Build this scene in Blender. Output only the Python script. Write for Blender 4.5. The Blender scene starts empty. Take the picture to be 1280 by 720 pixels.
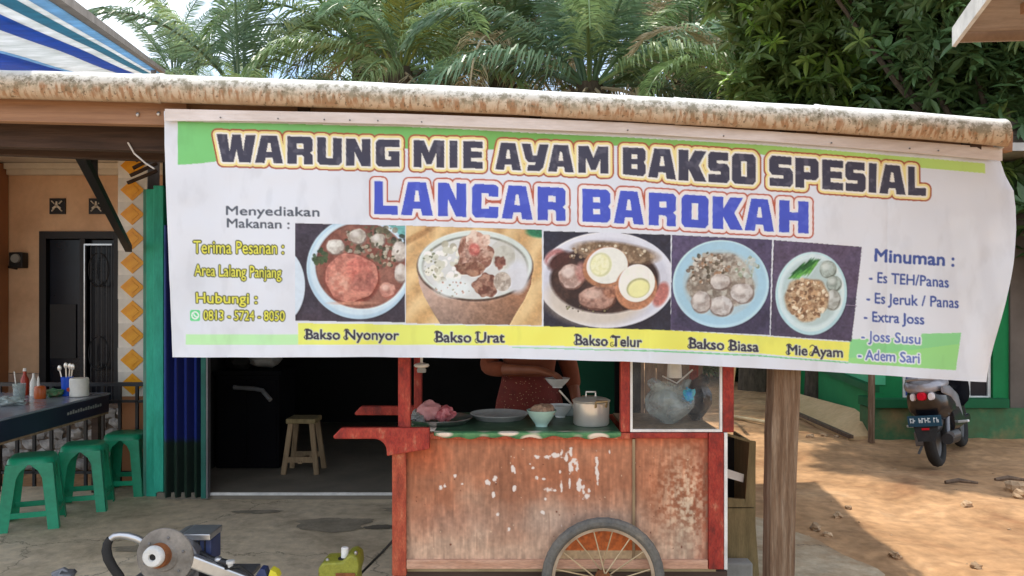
import bpy, bmesh, math, random
import numpy as np
from mathutils import Vector, Matrix, Euler, noise as mnoise

random.seed(7)
rng = np.random.RandomState(11)
S = bpy.context.scene
C = S.collection
PI = math.pi
EYE = 1.5
F = 1000.0          # focal length in photo pixels (1280 wide)
HZ = 370.0          # horizon row

# ---------------------------------------------------------------- camera
cam = bpy.data.cameras.new("camera")
cam.sensor_width = 36.0
cam.lens = 36.0 * F / 1280.0
cam.shift_y = 10.0 / 1280.0
cam.clip_start = 0.05
cam.clip_end = 800.0
cam_o = bpy.data.objects.new("camera", cam)
cam_o.location = (0, 0, EYE)
cam_o.rotation_euler = (math.radians(90), 0, 0)
C.objects.link(cam_o)
S.camera = cam_o

# ---------------------------------------------------------------- world / sun
SUN_EL = math.radians(71)
SUN_AZ = math.radians(-19)       # from +y towards -x
W = bpy.data.worlds.new("World")
S.world = W
W.use_nodes = True
nt = W.node_tree
nt.nodes.clear()
wo = nt.nodes.new("ShaderNodeOutputWorld")
bg = nt.nodes.new("ShaderNodeBackground")
bg.inputs["Strength"].default_value = 0.15
sky = nt.nodes.new("ShaderNodeTexSky")
sky.sky_type = 'NISHITA'
sky.sun_disc = False
sky.sun_elevation = SUN_EL
sky.sun_rotation = SUN_AZ
sky.air_density = 1.0
sky.dust_density = 0.6
wc = nt.nodes.new("ShaderNodeTexCoord")
wn = nt.nodes.new("ShaderNodeTexNoise")
wn.inputs["Scale"].default_value = 3.2
wn.inputs["Detail"].default_value = 7
wn.inputs["Roughness"].default_value = 0.55
wm = nt.nodes.new("ShaderNodeMapping")
wm.inputs["Scale"].default_value = (1, 1, 2.2)
wm.inputs["Location"].default_value = (0.35, 0.1, 0.25)
wr = nt.nodes.new("ShaderNodeValToRGB")
wr.color_ramp.elements[0].position = 0.40
wr.color_ramp.elements[0].color = (0, 0, 0, 1)
wr.color_ramp.elements[1].position = 0.56
wr.color_ramp.elements[1].color = (1, 1, 1, 1)
wx = nt.nodes.new("ShaderNodeMixRGB")
wx.inputs[2].default_value = (6.6, 7.1, 7.9, 1)
L = nt.links.new
L(wc.outputs["Generated"], wm.inputs[0]); L(wm.outputs[0], wn.inputs["Vector"])
L(wn.outputs["Fac"], wr.inputs[0]); L(wr.outputs[0], wx.inputs[0])
L(sky.outputs[0], wx.inputs[1]); L(wx.outputs[0], bg.inputs[0]); L(bg.outputs[0], wo.inputs[0])

sl = bpy.data.lights.new("sun", 'SUN')
sl.energy = 2.3
sl.angle = math.radians(1.0)
sl.color = (1.0, 0.93, 0.82)
so = bpy.data.objects.new("sun", sl)
sd = Vector((math.sin(SUN_AZ) * math.cos(SUN_EL), math.cos(SUN_AZ) * math.cos(SUN_EL), math.sin(SUN_EL)))
so.rotation_euler = sd.to_track_quat('Z', 'Y').to_euler()
so.location = (0, 10, 20)
C.objects.link(so)

S.view_settings.view_transform = 'Standard'
S.view_settings.look = 'None'
S.view_settings.exposure = 0.80
S.view_settings.gamma = 1.0
S.cycles.max_bounces = 8
S.cycles.transparent_max_bounces = 24
S.cycles.use_denoising = True

# ================================================================ helpers
def s2l(c):
    c = np.asarray(c, float) / 255.0
    return np.where(c <= 0.04045, c / 12.92, ((c + 0.055) / 1.055) ** 2.4)

def P(px, py, D):
    """world point seen at photo pixel (px,py) at depth D"""
    return Vector(((px - 640.0) * D / F, D, EYE - (py - HZ) * D / F))

class MB:
    def __init__(s):
        s.v = []; s.f = []; s.mi = []; s.cur = 0
    def add(s, vs, fs):
        n = len(s.v)
        s.v += [tuple(v) for v in vs]
        s.f += [tuple(i + n for i in f) for f in fs]
        s.mi += [s.cur] * len(fs)
        return s
    def box(s, x0, x1, y0, y1, z0, z1):
        if x0 > x1: x0, x1 = x1, x0
        if y0 > y1: y0, y1 = y1, y0
        if z0 > z1: z0, z1 = z1, z0
        vs = [(x0,y0,z0),(x1,y0,z0),(x1,y1,z0),(x0,y1,z0),(x0,y0,z1),(x1,y0,z1),(x1,y1,z1),(x0,y1,z1)]
        return s.add(vs, [(0,3,2,1),(4,5,6,7),(0,1,5,4),(1,2,6,5),(2,3,7,6),(3,0,4,7)])
    def beam(s, a, b, w, h, up=(0, 0, 1), w2=None, h2=None):
        a = Vector(a); b = Vector(b); d = (b - a).normalized()
        up = Vector(up)
        if abs(d.dot(up)) > 0.98: up = Vector((0, 1, 0))
        sx = d.cross(up).normalized(); sy = sx.cross(d).normalized()
        w2 = w if w2 is None else w2; h2 = h if h2 is None else h2
        vs = []
        for p, ww, hh in ((a, w, h), (b, w2, h2)):
            for i, j in ((-1,-1),(1,-1),(1,1),(-1,1)):
                vs.append(p + sx * (i * ww / 2) + sy * (j * hh / 2))
        return s.add(vs, [(0,1,2,3),(7,6,5,4),(0,4,5,1),(1,5,6,2),(2,6,7,3),(3,7,4,0)])
    def tube(s, pts, r, n=10, caps=True):
        pts = [Vector(p) for p in pts]
        rs = r if isinstance(r, (list, tuple)) else [r] * len(pts)
        d0 = (pts[1] - pts[0]).normalized()
        up = Vector((0, 0, 1)) if abs(d0.z) < 0.9 else Vector((1, 0, 0))
        sx = d0.cross(up).normalized()
        vs = []
        for i, p in enumerate(pts):
            if i == 0: d = pts[1] - pts[0]
            elif i == len(pts) - 1: d = pts[-1] - pts[-2]
            else: d = pts[i + 1] - pts[i - 1]
            d.normalize()
            sx = (sx - d * sx.dot(d)).normalized()
            sy = d.cross(sx)
            for k in range(n):
                a = 2 * PI * k / n
                vs.append(p + (sx * math.cos(a) + sy * math.sin(a)) * rs[i])
        fs = []
        for i in range(len(pts) - 1):
            for k in range(n):
                k2 = (k + 1) % n
                fs.append((i*n+k, i*n+k2, (i+1)*n+k2, (i+1)*n+k))
        if caps:
            fs.append(tuple(range(n - 1, -1, -1)))
            m = (len(pts) - 1) * n
            fs.append(tuple(m + k for k in range(n)))
        return s.add(vs, fs)
    def lathe(s, c, prof, n=24, axis='z', sx=1.0, sy=1.0):
        """prof = [(r, h)...] around the axis through c"""
        c = Vector(c); vs = []; fs = []
        for r, h in prof:
            for k in range(n):
                a = 2 * PI * k / n
                q = (r * math.cos(a) * sx, r * math.sin(a) * sy, h)
                if axis == 'y': q = (q[0], -q[2], q[1])
                if axis == 'x': q = (q[2], q[0], q[1])
                vs.append(c + Vector(q))
        for i in range(len(prof) - 1):
            for k in range(n):
                k2 = (k + 1) % n
                fs.append((i*n+k, i*n+k2, (i+1)*n+k2, (i+1)*n+k))
        if prof[0][0] > 1e-5: fs.append(tuple(range(n - 1, -1, -1)))
        if prof[-1][0] > 1e-5: fs.append(tuple((len(prof) - 1) * n + k for k in range(n)))
        return s.add(vs, fs)
    def prism(s, poly, d, axis='y'):
        """poly of 3-D points, extruded by vector d"""
        d = Vector(d); n = len(poly)
        vs = [Vector(p) for p in poly] + [Vector(p) + d for p in poly]
        fs = [tuple(range(n)), tuple(range(2 * n - 1, n - 1, -1))]
        for k in range(n):
            k2 = (k + 1) % n
            fs.append((k, n + k, n + k2, k2))
        return s.add(vs, fs)
    def ball(s, c, rx, ry, rz, nu=14, nv=8, jit=0.0, seed=0):
        c = Vector(c); vs = []; fs = []
        for j in range(nv + 1):
            t = PI * j / nv
            for i in range(nu):
                a = 2 * PI * i / nu
                q = Vector((math.sin(t) * math.cos(a), math.sin(t) * math.sin(a), math.cos(t)))
                k = 1.0
                if jit: k += jit * mnoise.noise(q * 1.9 + Vector((seed, seed * 1.7, 0)))*1.6
                vs.append(c + Vector((q.x * rx, q.y * ry, q.z * rz)) * k)
        for j in range(nv):
            for i in range(nu):
                i2 = (i + 1) % nu
                fs.append((j*nu+i, (j+1)*nu+i, (j+1)*nu+i2, j*nu+i2))
        return s.add(vs, fs)
    def mesh(s, name, mats, smooth=False, off=(0, 0, 0)):
        me = bpy.data.meshes.new(name)
        o = Vector(off)
        me.from_pydata([Vector(v) - o for v in s.v], [], s.f)
        for m in (mats if isinstance(mats, (list, tuple)) else [mats]):
            me.materials.append(m)
        if any(s.mi): me.polygons.foreach_set("material_index", s.mi)
        bm = bmesh.new(); bm.from_mesh(me)
        bmesh.ops.remove_doubles(bm, verts=bm.verts, dist=1e-6)
        bmesh.ops.recalc_face_normals(bm, faces=bm.faces)
        bm.to_mesh(me); bm.free()
        if smooth:
            me.polygons.foreach_set("use_smooth", [True] * len(me.polygons))
            try: me.set_sharp_from_angle(angle=math.radians(40))
            except Exception: pass
        me.update()
        return me

def wloc(o):
    v = Vector((0, 0, 0))
    while o is not None:
        v += o.location; o = o.parent
    return v

def thing(name, label, cat, loc=(0, 0, 0), rz=0.0, group=None):
    o = bpy.data.objects.new(name, None)
    o.empty_display_size = 0.1
    o.location = loc; o.rotation_euler = (0, 0, rz)
    o["label"] = label; o["category"] = cat
    if group: o["group"] = group
    C.objects.link(o)
    return o

def part(name, mb, mats, parent, local=False, smooth=False, bevel=0.0, label=None, stuff=False):
    off = (0, 0, 0) if (local or parent is None) else wloc(parent)
    me = mb.mesh(name, mats, smooth, off) if isinstance(mb, MB) else mb
    o = bpy.data.objects.new(name, me)
    C.objects.link(o)
    if parent is not None: o.parent = parent
    if bevel:
        b = o.modifiers.new("bevel", 'BEVEL'); b.width = bevel; b.segments = 2; b.limit_method = 'ANGLE'
        b.angle_limit = math.radians(35)
    if label: o["label"] = label
    if stuff: o["kind"] = "stuff"
    return o

def solo(name, mb, mats, label, cat, group=None, smooth=False, bevel=0.0, kind=None):
    """a thing that is one mesh, origin at its base"""
    xs = [v[0] for v in mb.v]; ys = [v[1] for v in mb.v]; zs = [v[2] for v in mb.v]
    base = Vector(((min(xs)+max(xs))/2, (min(ys)+max(ys))/2, min(zs)))
    me = mb.mesh(name, mats, smooth, base)
    o = bpy.data.objects.new(name, me); o.location = base
    C.objects.link(o)
    if bevel:
        b = o.modifiers.new("bevel", 'BEVEL'); b.width = bevel; b.segments = 2; b.limit_method = 'ANGLE'
    if kind: o["kind"] = kind
    if label: o["label"] = label
    if cat: o["category"] = cat
    if group: o["group"] = group
    return o

def struct(name, mb, mats, smooth=False):
    o = part(name, mb, mats, None, smooth=smooth)
    o["kind"] = "structure"
    return o

def copy_tree(root, loc, rz=0.0, label=None):
    r = root.copy(); C.objects.link(r)
    r.location = loc; r.rotation_euler = (0, 0, rz)
    if label: r["label"] = label
    for ch in list(root.children):
        c = ch.copy(); C.objects.link(c); c.parent = r
        for g in list(ch.children):
            d = g.copy(); C.objects.link(d); d.parent = c
    return r

# ---------------------------------------------------------------- materials
def mat(name, stops, scale=6.0, rough=0.7, bump=0.0, bscale=None, metal=0.0, stretch=(1, 1, 1),
        detail=6.0, fine=0.0, rand=0.0, spec=0.4, transl=0.0, coat=0.0, distort=0.0):
    """stops: one colour or list of (pos, colour) in sRGB 0-255 mapped over noise"""
    m = bpy.data.materials.new(name); m.use_nodes = True
    t = m.node_tree; N = t.nodes; K = t.links.new
    b = N["Principled BSDF"]
    b.inputs["Roughness"].default_value = rough
    b.inputs["Metallic"].default_value = metal
    b.inputs["Specular IOR Level"].default_value = spec
    if coat:
        b.inputs["Coat Weight"].default_value = coat
        b.inputs["Coat Roughness"].default_value = 0.25
    tc = N.new("ShaderNodeTexCoord"); mp = N.new("ShaderNodeMapping")
    mp.inputs["Scale"].default_value = stretch
    K(tc.outputs["Object"], mp.inputs[0])
    if not isinstance(stops, list): stops = [(0.3, tuple(np.array(stops) * 0.88)), (0.7, tuple(np.minimum(np.array(stops) * 1.06, 250)))]
    n = N.new("ShaderNodeTexNoise"); n.inputs["Scale"].default_value = scale
    n.inputs["Detail"].default_value = detail; n.inputs["Roughness"].default_value = 0.62
    n.inputs["Distortion"].default_value = distort
    K(mp.outputs[0], n.inputs["Vector"])
    r = N.new("ShaderNodeValToRGB")
    e = r.color_ramp.elements
    while len(e) < len(stops): e.new(0.5)
    for i, (p, c) in enumerate(stops):
        e[i].position = p; e[i].color = (*s2l(c), 1)
    K(n.outputs["Fac"], r.inputs[0])
    col = r.outputs[0]
    if fine:
        n2 = N.new("ShaderNodeTexNoise"); n2.inputs["Scale"].default_value = scale * 9
        n2.inputs["Detail"].default_value = 4
        K(mp.outputs[0], n2.inputs["Vector"])
        mr = N.new("ShaderNodeMapRange"); mr.inputs[1].default_value = 0.3; mr.inputs[2].default_value = 0.7
        mr.inputs[3].default_value = 1 - fine; mr.inputs[4].default_value = 1 + fine * 0.6
        K(n2.outputs["Fac"], mr.inputs[0])
        vm = N.new("ShaderNodeVectorMath"); vm.operation = 'MULTIPLY'
        K(col, vm.inputs[0]); K(mr.outputs[0], vm.inputs[1]); col = vm.outputs[0]
    if rand:
        oi = N.new("ShaderNodeObjectInfo"); mr = N.new("ShaderNodeMapRange")
        mr.inputs[3].default_value = 1 - rand; mr.inputs[4].default_value = 1 + rand
        K(oi.outputs["Random"], mr.inputs[0])
        vm = N.new("ShaderNodeVectorMath"); vm.operation = 'MULTIPLY'
        K(col, vm.inputs[0]); K(mr.outputs[0], vm.inputs[1]); col = vm.outputs[0]
    K(col, b.inputs["Base Color"])
    if bump:
        bn = N.new("ShaderNodeTexNoise"); bn.inputs["Scale"].default_value = bscale or scale * 4
        bn.inputs["Detail"].default_value = 6
        K(mp.outputs[0], bn.inputs["Vector"])
        bp = N.new("ShaderNodeBump"); bp.inputs["Strength"].default_value = bump
        bp.inputs["Distance"].default_value = 0.01
        K(bn.outputs["Fac"], bp.inputs["Height"]); K(bp.outputs[0], b.inputs["Normal"])
    if transl:
        tr = N.new("ShaderNodeBsdfTranslucent"); mx = N.new("ShaderNodeMixShader")
        mx.inputs[0].default_value = transl
        K(col, tr.inputs[0]); K(b.outputs[0], mx.inputs[1]); K(tr.outputs[0], mx.inputs[2])
        K(mx.outputs[0], N["Material Output"].inputs[0])
    return m

def attr_mat(name, rough=0.5, bump=0.0, bscale=60, transl=0.0, spec=0.4):
    m = bpy.data.materials.new(name); m.use_nodes = True
    t = m.node_tree; N = t.nodes; K = t.links.new
    b = N["Principled BSDF"]; b.inputs["Roughness"].default_value = rough
    b.inputs["Specular IOR Level"].default_value = spec
    a = N.new("ShaderNodeAttribute"); a.attribute_name = "print_colour"
    K(a.outputs["Color"], b.inputs["Base Color"])
    if bump:
        tc = N.new("ShaderNodeTexCoord"); bn = N.new("ShaderNodeTexNoise"); bn.inputs["Scale"].default_value = bscale
        bn.inputs["Detail"].default_value = 5
        K(tc.outputs["Object"], bn.inputs["Vector"])
        bp = N.new("ShaderNodeBump"); bp.inputs["Strength"].default_value = bump; bp.inputs["Distance"].default_value = 0.005
        K(bn.outputs["Fac"], bp.inputs["Height"]); K(bp.outputs[0], b.inputs["Normal"])
    if transl:
        tr = N.new("ShaderNodeBsdfTranslucent"); mx = N.new("ShaderNodeMixShader"); mx.inputs[0].default_value = transl
        K(a.outputs["Color"], tr.inputs[0]); K(b.outputs[0], mx.inputs[1]); K(tr.outputs[0], mx.inputs[2])
        K(mx.outputs[0], N["Material Output"].inputs[0])
    return m

def clear_mat(name, col, alpha=0.25, rough=0.08):
    m = bpy.data.materials.new(name); m.use_nodes = True
    t = m.node_tree; N = t.nodes; K = t.links.new
    b = N["Principled BSDF"]; b.inputs["Roughness"].default_value = rough
    tc = N.new("ShaderNodeTexCoord"); n = N.new("ShaderNodeTexNoise"); n.inputs["Scale"].default_value = 14
    K(tc.outputs["Object"], n.inputs["Vector"])
    r = N.new("ShaderNodeValToRGB")
    r.color_ramp.elements[0].color = (*(s2l(col) * 0.8), 1); r.color_ramp.elements[1].color = (*s2l(col), 1)
    K(n.outputs["Fac"], r.inputs[0]); K(r.outputs[0], b.inputs["Base Color"])
    mr = N.new("ShaderNodeMapRange"); mr.inputs[1].default_value = 0.3; mr.inputs[2].default_value = 0.7
    mr.inputs[3].default_value = alpha * 0.5; mr.inputs[4].default_value = min(1, alpha * 1.5)
    K(n.outputs["Fac"], mr.inputs[0]); K(mr.outputs[0], b.inputs["Alpha"])
    return m

M = {}
M['dirt'] = mat('dirt', [(0.30, (146,104,70)), (0.45, (174,134,94)), (0.6, (192,150,108)), (0.75, (208,172,132))], scale=1.3, rough=0.95, bump=0.8, bscale=18, fine=0.26, distort=0.6)
M['concrete'] = mat('concrete', [(0.28, (176,160,132)), (0.45, (208,190,160)), (0.6, (222,204,174)), (0.78, (234,216,188))], scale=1.4, rough=0.9, bump=0.35, bscale=30, fine=0.16, distort=0.8)
M['dark_floor'] = mat('dark_floor', (128,120,106), scale=3, rough=0.85, bump=0.3)
M['stain'] = mat('stain', (116,108,94), scale=8, rough=0.75)
M['wood_orange'] = mat('wood_orange', [(0.3, (140,106,82)), (0.7, (172,134,104))], scale=5, stretch=(0.5,6,9), rough=0.75, bump=0.2)
M['wood_dark'] = mat('wood_dark', [(0.3, (56,44,38)), (0.7, (84,66,56))], scale=5, stretch=(0.6,6,9), rough=0.85, bump=0.3)
M['wood_post'] = mat('wood_post', [(0.25, (84,64,48)), (0.45, (120,94,72)), (0.6, (142,120,98)), (0.78, (168,150,130))], scale=6, stretch=(8,8,0.45), rough=0.95, bump=0.9, bscale=16, fine=0.3)
M['wood_raw'] = mat('wood_raw', [(0.3, (118,98,74)), (0.7, (160,136,104))], scale=6, stretch=(5,5,0.7), rough=0.85, bump=0.3)
M['ply_side'] = mat('ply_side', [(0.3, (112,98,66)), (0.7, (150,132,92))], scale=6, stretch=(5,5,0.8), rough=0.85, bump=0.25, fine=0.15)
M['hem_bounce_tint'] = mat('hem_bounce_tint', [(0.3, (186,172,162)), (0.5, (206,196,188)), (0.72, (222,216,212))], scale=2.2, stretch=(1,2,6), rough=0.55, bump=0.15, bscale=14, fine=0.06)  # vinyl hem, its tan stands for warm light bounced off the roof edge
M['teal'] = mat('teal', [(0.3, (30,156,128)), (0.7, (56,194,164))], scale=5, rough=0.55, stretch=(3,3,0.6), fine=0.1)
M['teal_old'] = mat('teal_old', [(0.35, (56,134,114)), (0.6, (96,140,124)), (0.75, (140,138,126))], scale=6, stretch=(3,3,.8), rough=.7)
M['teal_dark'] = mat('teal_dark', [(0.3, (24,84,74)), (0.7, (36,112,98))], scale=5, rough=0.6)
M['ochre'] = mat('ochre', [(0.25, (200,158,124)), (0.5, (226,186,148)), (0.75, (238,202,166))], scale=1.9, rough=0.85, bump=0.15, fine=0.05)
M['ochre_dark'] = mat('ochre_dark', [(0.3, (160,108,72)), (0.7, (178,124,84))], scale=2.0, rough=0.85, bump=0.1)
M['ceiling'] = mat('ceiling', (226,216,198), scale=2, rough=0.85)
M['wainscot'] = mat('wainscot', [(0.3, (190,160,138)), (0.7, (214,188,166))], scale=7, rough=0.4)
M['black'] = mat('black', (30,28,28), scale=8, rough=0.5)
M['black_metal'] = mat('black_metal', (34,34,36), scale=9, rough=0.45, spec=0.5)
M['iron_grey'] = mat('iron_grey', (120,120,122), scale=9, rough=0.45, metal=0.6)
M['window_dark'] = mat('window_dark', [(0.35, (12,16,26)), (0.65, (22,28,40))], scale=2, rough=0.25, spec=0.3)
M['tile_white'] = mat('tile_white', (222,214,200), scale=4, rough=0.25, rand=0.05, spec=0.5)
M['tile_yellow'] = mat('tile_yellow', [(0.3, (222,142,14)), (0.7, (244,176,40))], scale=14, rough=0.3, rand=0.06)
M['grout'] = mat('grout', (120,104,90), scale=8, rough=0.95)
M['stone_pale'] = mat('stone_pale', [(0.3, (120,116,112)), (0.7, (190,186,180))], scale=12, rough=0.9, bump=0.5, rand=0.25)
M['stool_green'] = mat('stool_green', [(0.3, (16,138,98)), (0.7, (30,166,122))], scale=4, rough=0.38, spec=0.5, fine=0.12, rand=.08)
M['table_top'] = mat('table_top', [(0.3, (120,124,134)), (0.7, (150,154,164))], scale=4, rough=0.22, spec=0.6)
M['table_apron'] = mat('table_apron', (40,44,60), scale=4, rough=0.35)
M['cart_red'] = mat('cart_red', [(0.28, (104,30,22)), (0.48, (148,42,30)), (0.62, (164,60,42)), (0.74, (184,116,88))], scale=9, stretch=(2,2,1), rough=0.6, bump=0.4, fine=0.3)
M['cart_orange'] = mat('cart_orange', [(0.26, (118,52,34)), (0.45, (164,70,46)), (0.6, (182,92,62)), (0.76, (202,142,110))], scale=9, stretch=(3,3,1), rough=0.7, bump=0.4, fine=0.3)
M['white_metal'] = mat('white_metal', (222,220,214), scale=9, rough=0.4, fine=0.06)
M['alu'] = mat('alu', [(0.35, (168,168,168)), (0.65, (206,206,204))], scale=6, rough=0.28, metal=0.9)
M['steel'] = mat('steel', [(0.35, (206,200,188)), (0.65, (232,226,214))], scale=5, rough=0.3, metal=0.55)
M['brass'] = mat('brass', (206,176,128), scale=6, rough=0.3, metal=0.7)
M['porcelain'] = mat('porcelain', (224,226,220), scale=5, rough=0.2, spec=0.5)
M['porcelain_green'] = mat('porcelain_green', (176,208,194), scale=5, rough=0.2, spec=0.5)
M['noodle'] = mat('noodle', [(0.3, (120,88,66)), (0.7, (186,156,128))], scale=60, rough=0.6, bump=0.6)
M['pink'] = mat('pink', [(0.3, (184,122,120)), (0.7, (212,154,150))], scale=20, rough=0.6, bump=0.3)
M['pink_dark'] = mat('pink_dark', [(0.35, (150,44,52)), (0.65, (214,140,140))], scale=34, rough=0.5)
M['greyish'] = mat('greyish', (150,150,144), scale=10, rough=0.7, bump=0.3)
M['tyre'] = mat('tyre', [(0.3, (88,88,86)), (0.6, (112,108,100)), (0.8, (146,134,116))], scale=9, rough=0.9, bump=0.4, fine=0.2)
M['rim'] = mat('rim', [(0.3, (150,130,108)), (0.7, (190,172,150))], scale=10, rough=0.5, metal=0.35)
M['spoke'] = mat('spoke', (188,166,130), scale=10, rough=0.5, metal=0.3)
M['rust'] = mat('rust', [(0.3, (98,56,30)), (0.7, (150,92,50))], scale=20, rough=0.8, bump=0.3)
M['rail_pink'] = mat('rail_pink', [(0.3, (176,128,100)), (0.7, (208,166,140))], scale=9, stretch=(.5,3,3), rough=0.7, fine=.2)
M['plank_floor'] = mat('plank_floor', [(0.3, (150,134,100)), (0.7, (178,162,128))], scale=8, rough=0.8)
M['skin'] = mat('skin', [(0.3, (122,72,50)), (0.7, (142,88,62))], scale=6, rough=0.55)
M['shirt'] = mat('shirt', [(0.3, (112,60,38)), (0.7, (134,74,48))], scale=8, rough=0.9, bump=0.2)
M['hair'] = mat('hair', (26,20,18), scale=20, rough=0.5)
M['eye_white'] = mat('eye_white', (226,222,216), scale=5, rough=0.2)
M['lips'] = mat('lips', (140,70,60), scale=5, rough=0.4)
M['olive'] = mat('olive', [(0.3, (118,118,36)), (0.55, (148,148,54)), (0.7, (104,82,40))], scale=14, rough=0.5, bump=0.3, fine=0.15)
M['grey_disc'] = mat('grey_disc', [(0.3, (96,88,78)), (0.5, (124,118,110)), (0.7, (150,142,132))], scale=11, rough=0.55, bump=0.2, fine=0.1)
M['silver'] = mat('silver', (196,196,196), scale=8, rough=0.3, metal=0.8)
M['navy'] = mat('navy', [(0.3, (40,50,84)), (0.7, (62,74,112))], scale=9, rough=0.4)
M['rubber'] = mat('rubber', (40,38,36), scale=14, rough=0.8, bump=0.3)
M['green_wall'] = mat('green_wall', [(0.3, (6,112,58)), (0.7, (12,132,72))], scale=1.8, rough=0.75, fine=0.06)
M['green_dark'] = mat('green_dark', [(0.3, (8,84,46)), (0.7, (14,98,56))], scale=2.4, rough=0.75)
M['green_pale'] = mat('green_pale', (84,190,138), scale=3, rough=0.7)
M['green_dirty'] = mat('green_dirty', [(0.3, (84,92,58)), (0.5, (66,108,72)), (0.7, (132,116,78))], scale=2.4, rough=0.9, bump=0.2, fine=0.1)
M['ramp'] = mat('ramp', [(0.3, (190,156,112)), (0.7, (212,180,136))], scale=2.4, rough=0.9, bump=0.2, fine=0.1)
M['brown_wall'] = mat('brown_wall', [(0.3, (86,78,70)), (0.7, (112,102,92))], scale=2.4, rough=0.9)
M['blue_glass'] = mat('blue_glass', [(0.35, (50,62,118)), (0.65, (70,84,146))], scale=3, rough=0.15)
M['boards'] = mat('boards', [(0.3, (84,68,56)), (0.7, (122,100,80))], scale=6, stretch=(4,4,0.6), rough=0.9, bump=0.4, rand=0.2)
M['scooter_black'] = mat('scooter_black', (20,20,26), scale=5, rough=0.22, spec=0.6)
M['scooter_silver'] = mat('scooter_silver', (160,158,162), scale=5, rough=0.3, metal=0.3)
M['red_lens'] = mat('red_lens', (206,22,44), scale=8, rough=0.15)
M['clear_lens'] = mat('clear_lens', (230,222,220), scale=8, rough=0.15)
M['plate'] = mat('plate', (22,70,92), scale=12, rough=0.4)
M['plate_mark'] = mat('plate_mark', (220,232,236), scale=12, rough=0.4)
M['tarp_blue'] = mat('tarp_blue', (24,120,196), scale=5, rough=0.5, transl=0.6)
M['tarp_teal'] = mat('tarp_teal', (84,160,180), scale=5, rough=0.5, transl=0.6)
M['tarp_pale'] = mat('tarp_pale', (160,200,226), scale=5, rough=0.5, transl=0.6)
M['tarp_white'] = mat('tarp_white', (240,244,240), scale=5, rough=0.5, transl=0.6)
M['fascia_grey'] = mat('fascia_grey', [(0.3, (132,124,116)), (0.7, (170,160,150))], scale=6, rough=0.8, fine=0.1)
M['zinc'] = mat('zinc', [(0.3, (140,138,134)), (0.7, (180,178,172))], scale=4, rough=0.5, metal=0.4)
M['roof_under'] = mat('roof_under', [(0.3, (132,116,104)), (0.7, (166,150,136))], scale=5, rough=0.8, stretch=(1,4,1), fine=0.1)
M['white_tub'] = mat('white_tub', (228,224,212), scale=6, rough=0.4)
M['blue_cup'] = mat('blue_cup', (24,84,204), scale=6, rough=0.35)
M['sauce'] = mat('sauce', (190,92,36), scale=10, rough=0.3)
M['sauce_red'] = mat('sauce_red', (170,56,30), scale=10, rough=0.3)
M['green_cloth'] = mat('green_cloth', [(0.35, (40,100,66)), (0.55, (92,130,90)), (0.7, (150,60,56))], scale=20, rough=0.7)
M['bag_clear'] = clear_mat('bag_clear', (176,190,186), 0.55, 0.2)
M['bag_dark'] = clear_mat('bag_dark', (60,62,66), 0.95, 0.25)
M['glass'] = clear_mat('glass', (170,176,176), 0.05, 0.04)
M['bag_blue'] = mat('bag_blue', [(0.35, (30,120,226)), (0.65, (60,210,190))], scale=14, rough=0.2)
M['leaf_bush'] = mat('leaf_bush', [(0.3, (52,84,40)), (0.7, (96,130,64))], scale=1.2, rough=0.5, rand=0.25, transl=0.3)
M['bark'] = mat('bark', [(0.3, (60,52,42)), (0.7, (96,86,70))], scale=6, rough=0.95, bump=0.8, stretch=(3,3,1))
M['palm_green'] = mat('palm_green', [(0.3, (104,130,84)), (0.55, (140,166,112)), (0.75, (184,196,140))], scale=0.9, rough=0.36, rand=0.35, transl=0.42, spec=0.5)
M['palm_blue'] = mat('palm_blue', [(0.3, (92,126,98)), (0.7, (134,160,122))], scale=0.9, rough=0.34, rand=0.3, transl=0.40, spec=0.5)
M['palm_yellow'] = mat('palm_yellow', [(0.3, (118,130,60)), (0.7, (172,170,84))], scale=0.9, rough=0.5, rand=0.2, transl=0.35)
M['palm_dry'] = mat('palm_dry', [(0.3, (160,144,114)), (0.7, (208,196,162))], scale=0.9, rough=0.7, rand=0.25, transl=0.25)
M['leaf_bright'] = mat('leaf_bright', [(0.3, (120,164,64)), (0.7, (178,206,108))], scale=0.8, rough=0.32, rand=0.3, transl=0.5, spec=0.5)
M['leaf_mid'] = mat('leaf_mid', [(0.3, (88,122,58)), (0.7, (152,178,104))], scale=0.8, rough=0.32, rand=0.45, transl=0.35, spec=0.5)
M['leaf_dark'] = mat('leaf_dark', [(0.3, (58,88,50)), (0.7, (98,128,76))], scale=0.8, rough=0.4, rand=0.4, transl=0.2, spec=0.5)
M['bamboo'] = mat('bamboo', (206,186,146), scale=9, rough=0.7)
M['rock'] = mat('rock', [(0.3, (150,120,90)), (0.7, (206,176,140))], scale=14, rough=0.95, bump=0.5, rand=0.15)

def zone_mat(name, zcut, low, high, rough=0.5):
    """two coats of paint with a boundary at object height zcut"""
    m = mat(name, low, scale=5, rough=rough); t = m.node_tree; N = t.nodes; K = t.links.new
    b = N["Principled BSDF"]; src = b.inputs["Base Color"].links[0].from_socket
    tc = N.new("ShaderNodeTexCoord"); sp = N.new("ShaderNodeSeparateXYZ"); K(tc.outputs["Object"], sp.inputs[0])
    mr = N.new("ShaderNodeMapRange"); mr.inputs[1].default_value = zcut - 0.02; mr.inputs[2].default_value = zcut + 0.02
    K(sp.outputs[2], mr.inputs[0])
    mx = N.new("ShaderNodeMixRGB"); K(mr.outputs[0], mx.inputs[0]); K(src, mx.inputs[1])
    mx.inputs[2].default_value = (*s2l(high), 1); K(mx.outputs[0], b.inputs["Base Color"])
    return m
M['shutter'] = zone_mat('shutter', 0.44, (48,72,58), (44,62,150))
M['shutter_dark'] = zone_mat('shutter_dark', 0.44, (26,40,34), (24,32,84))
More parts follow.
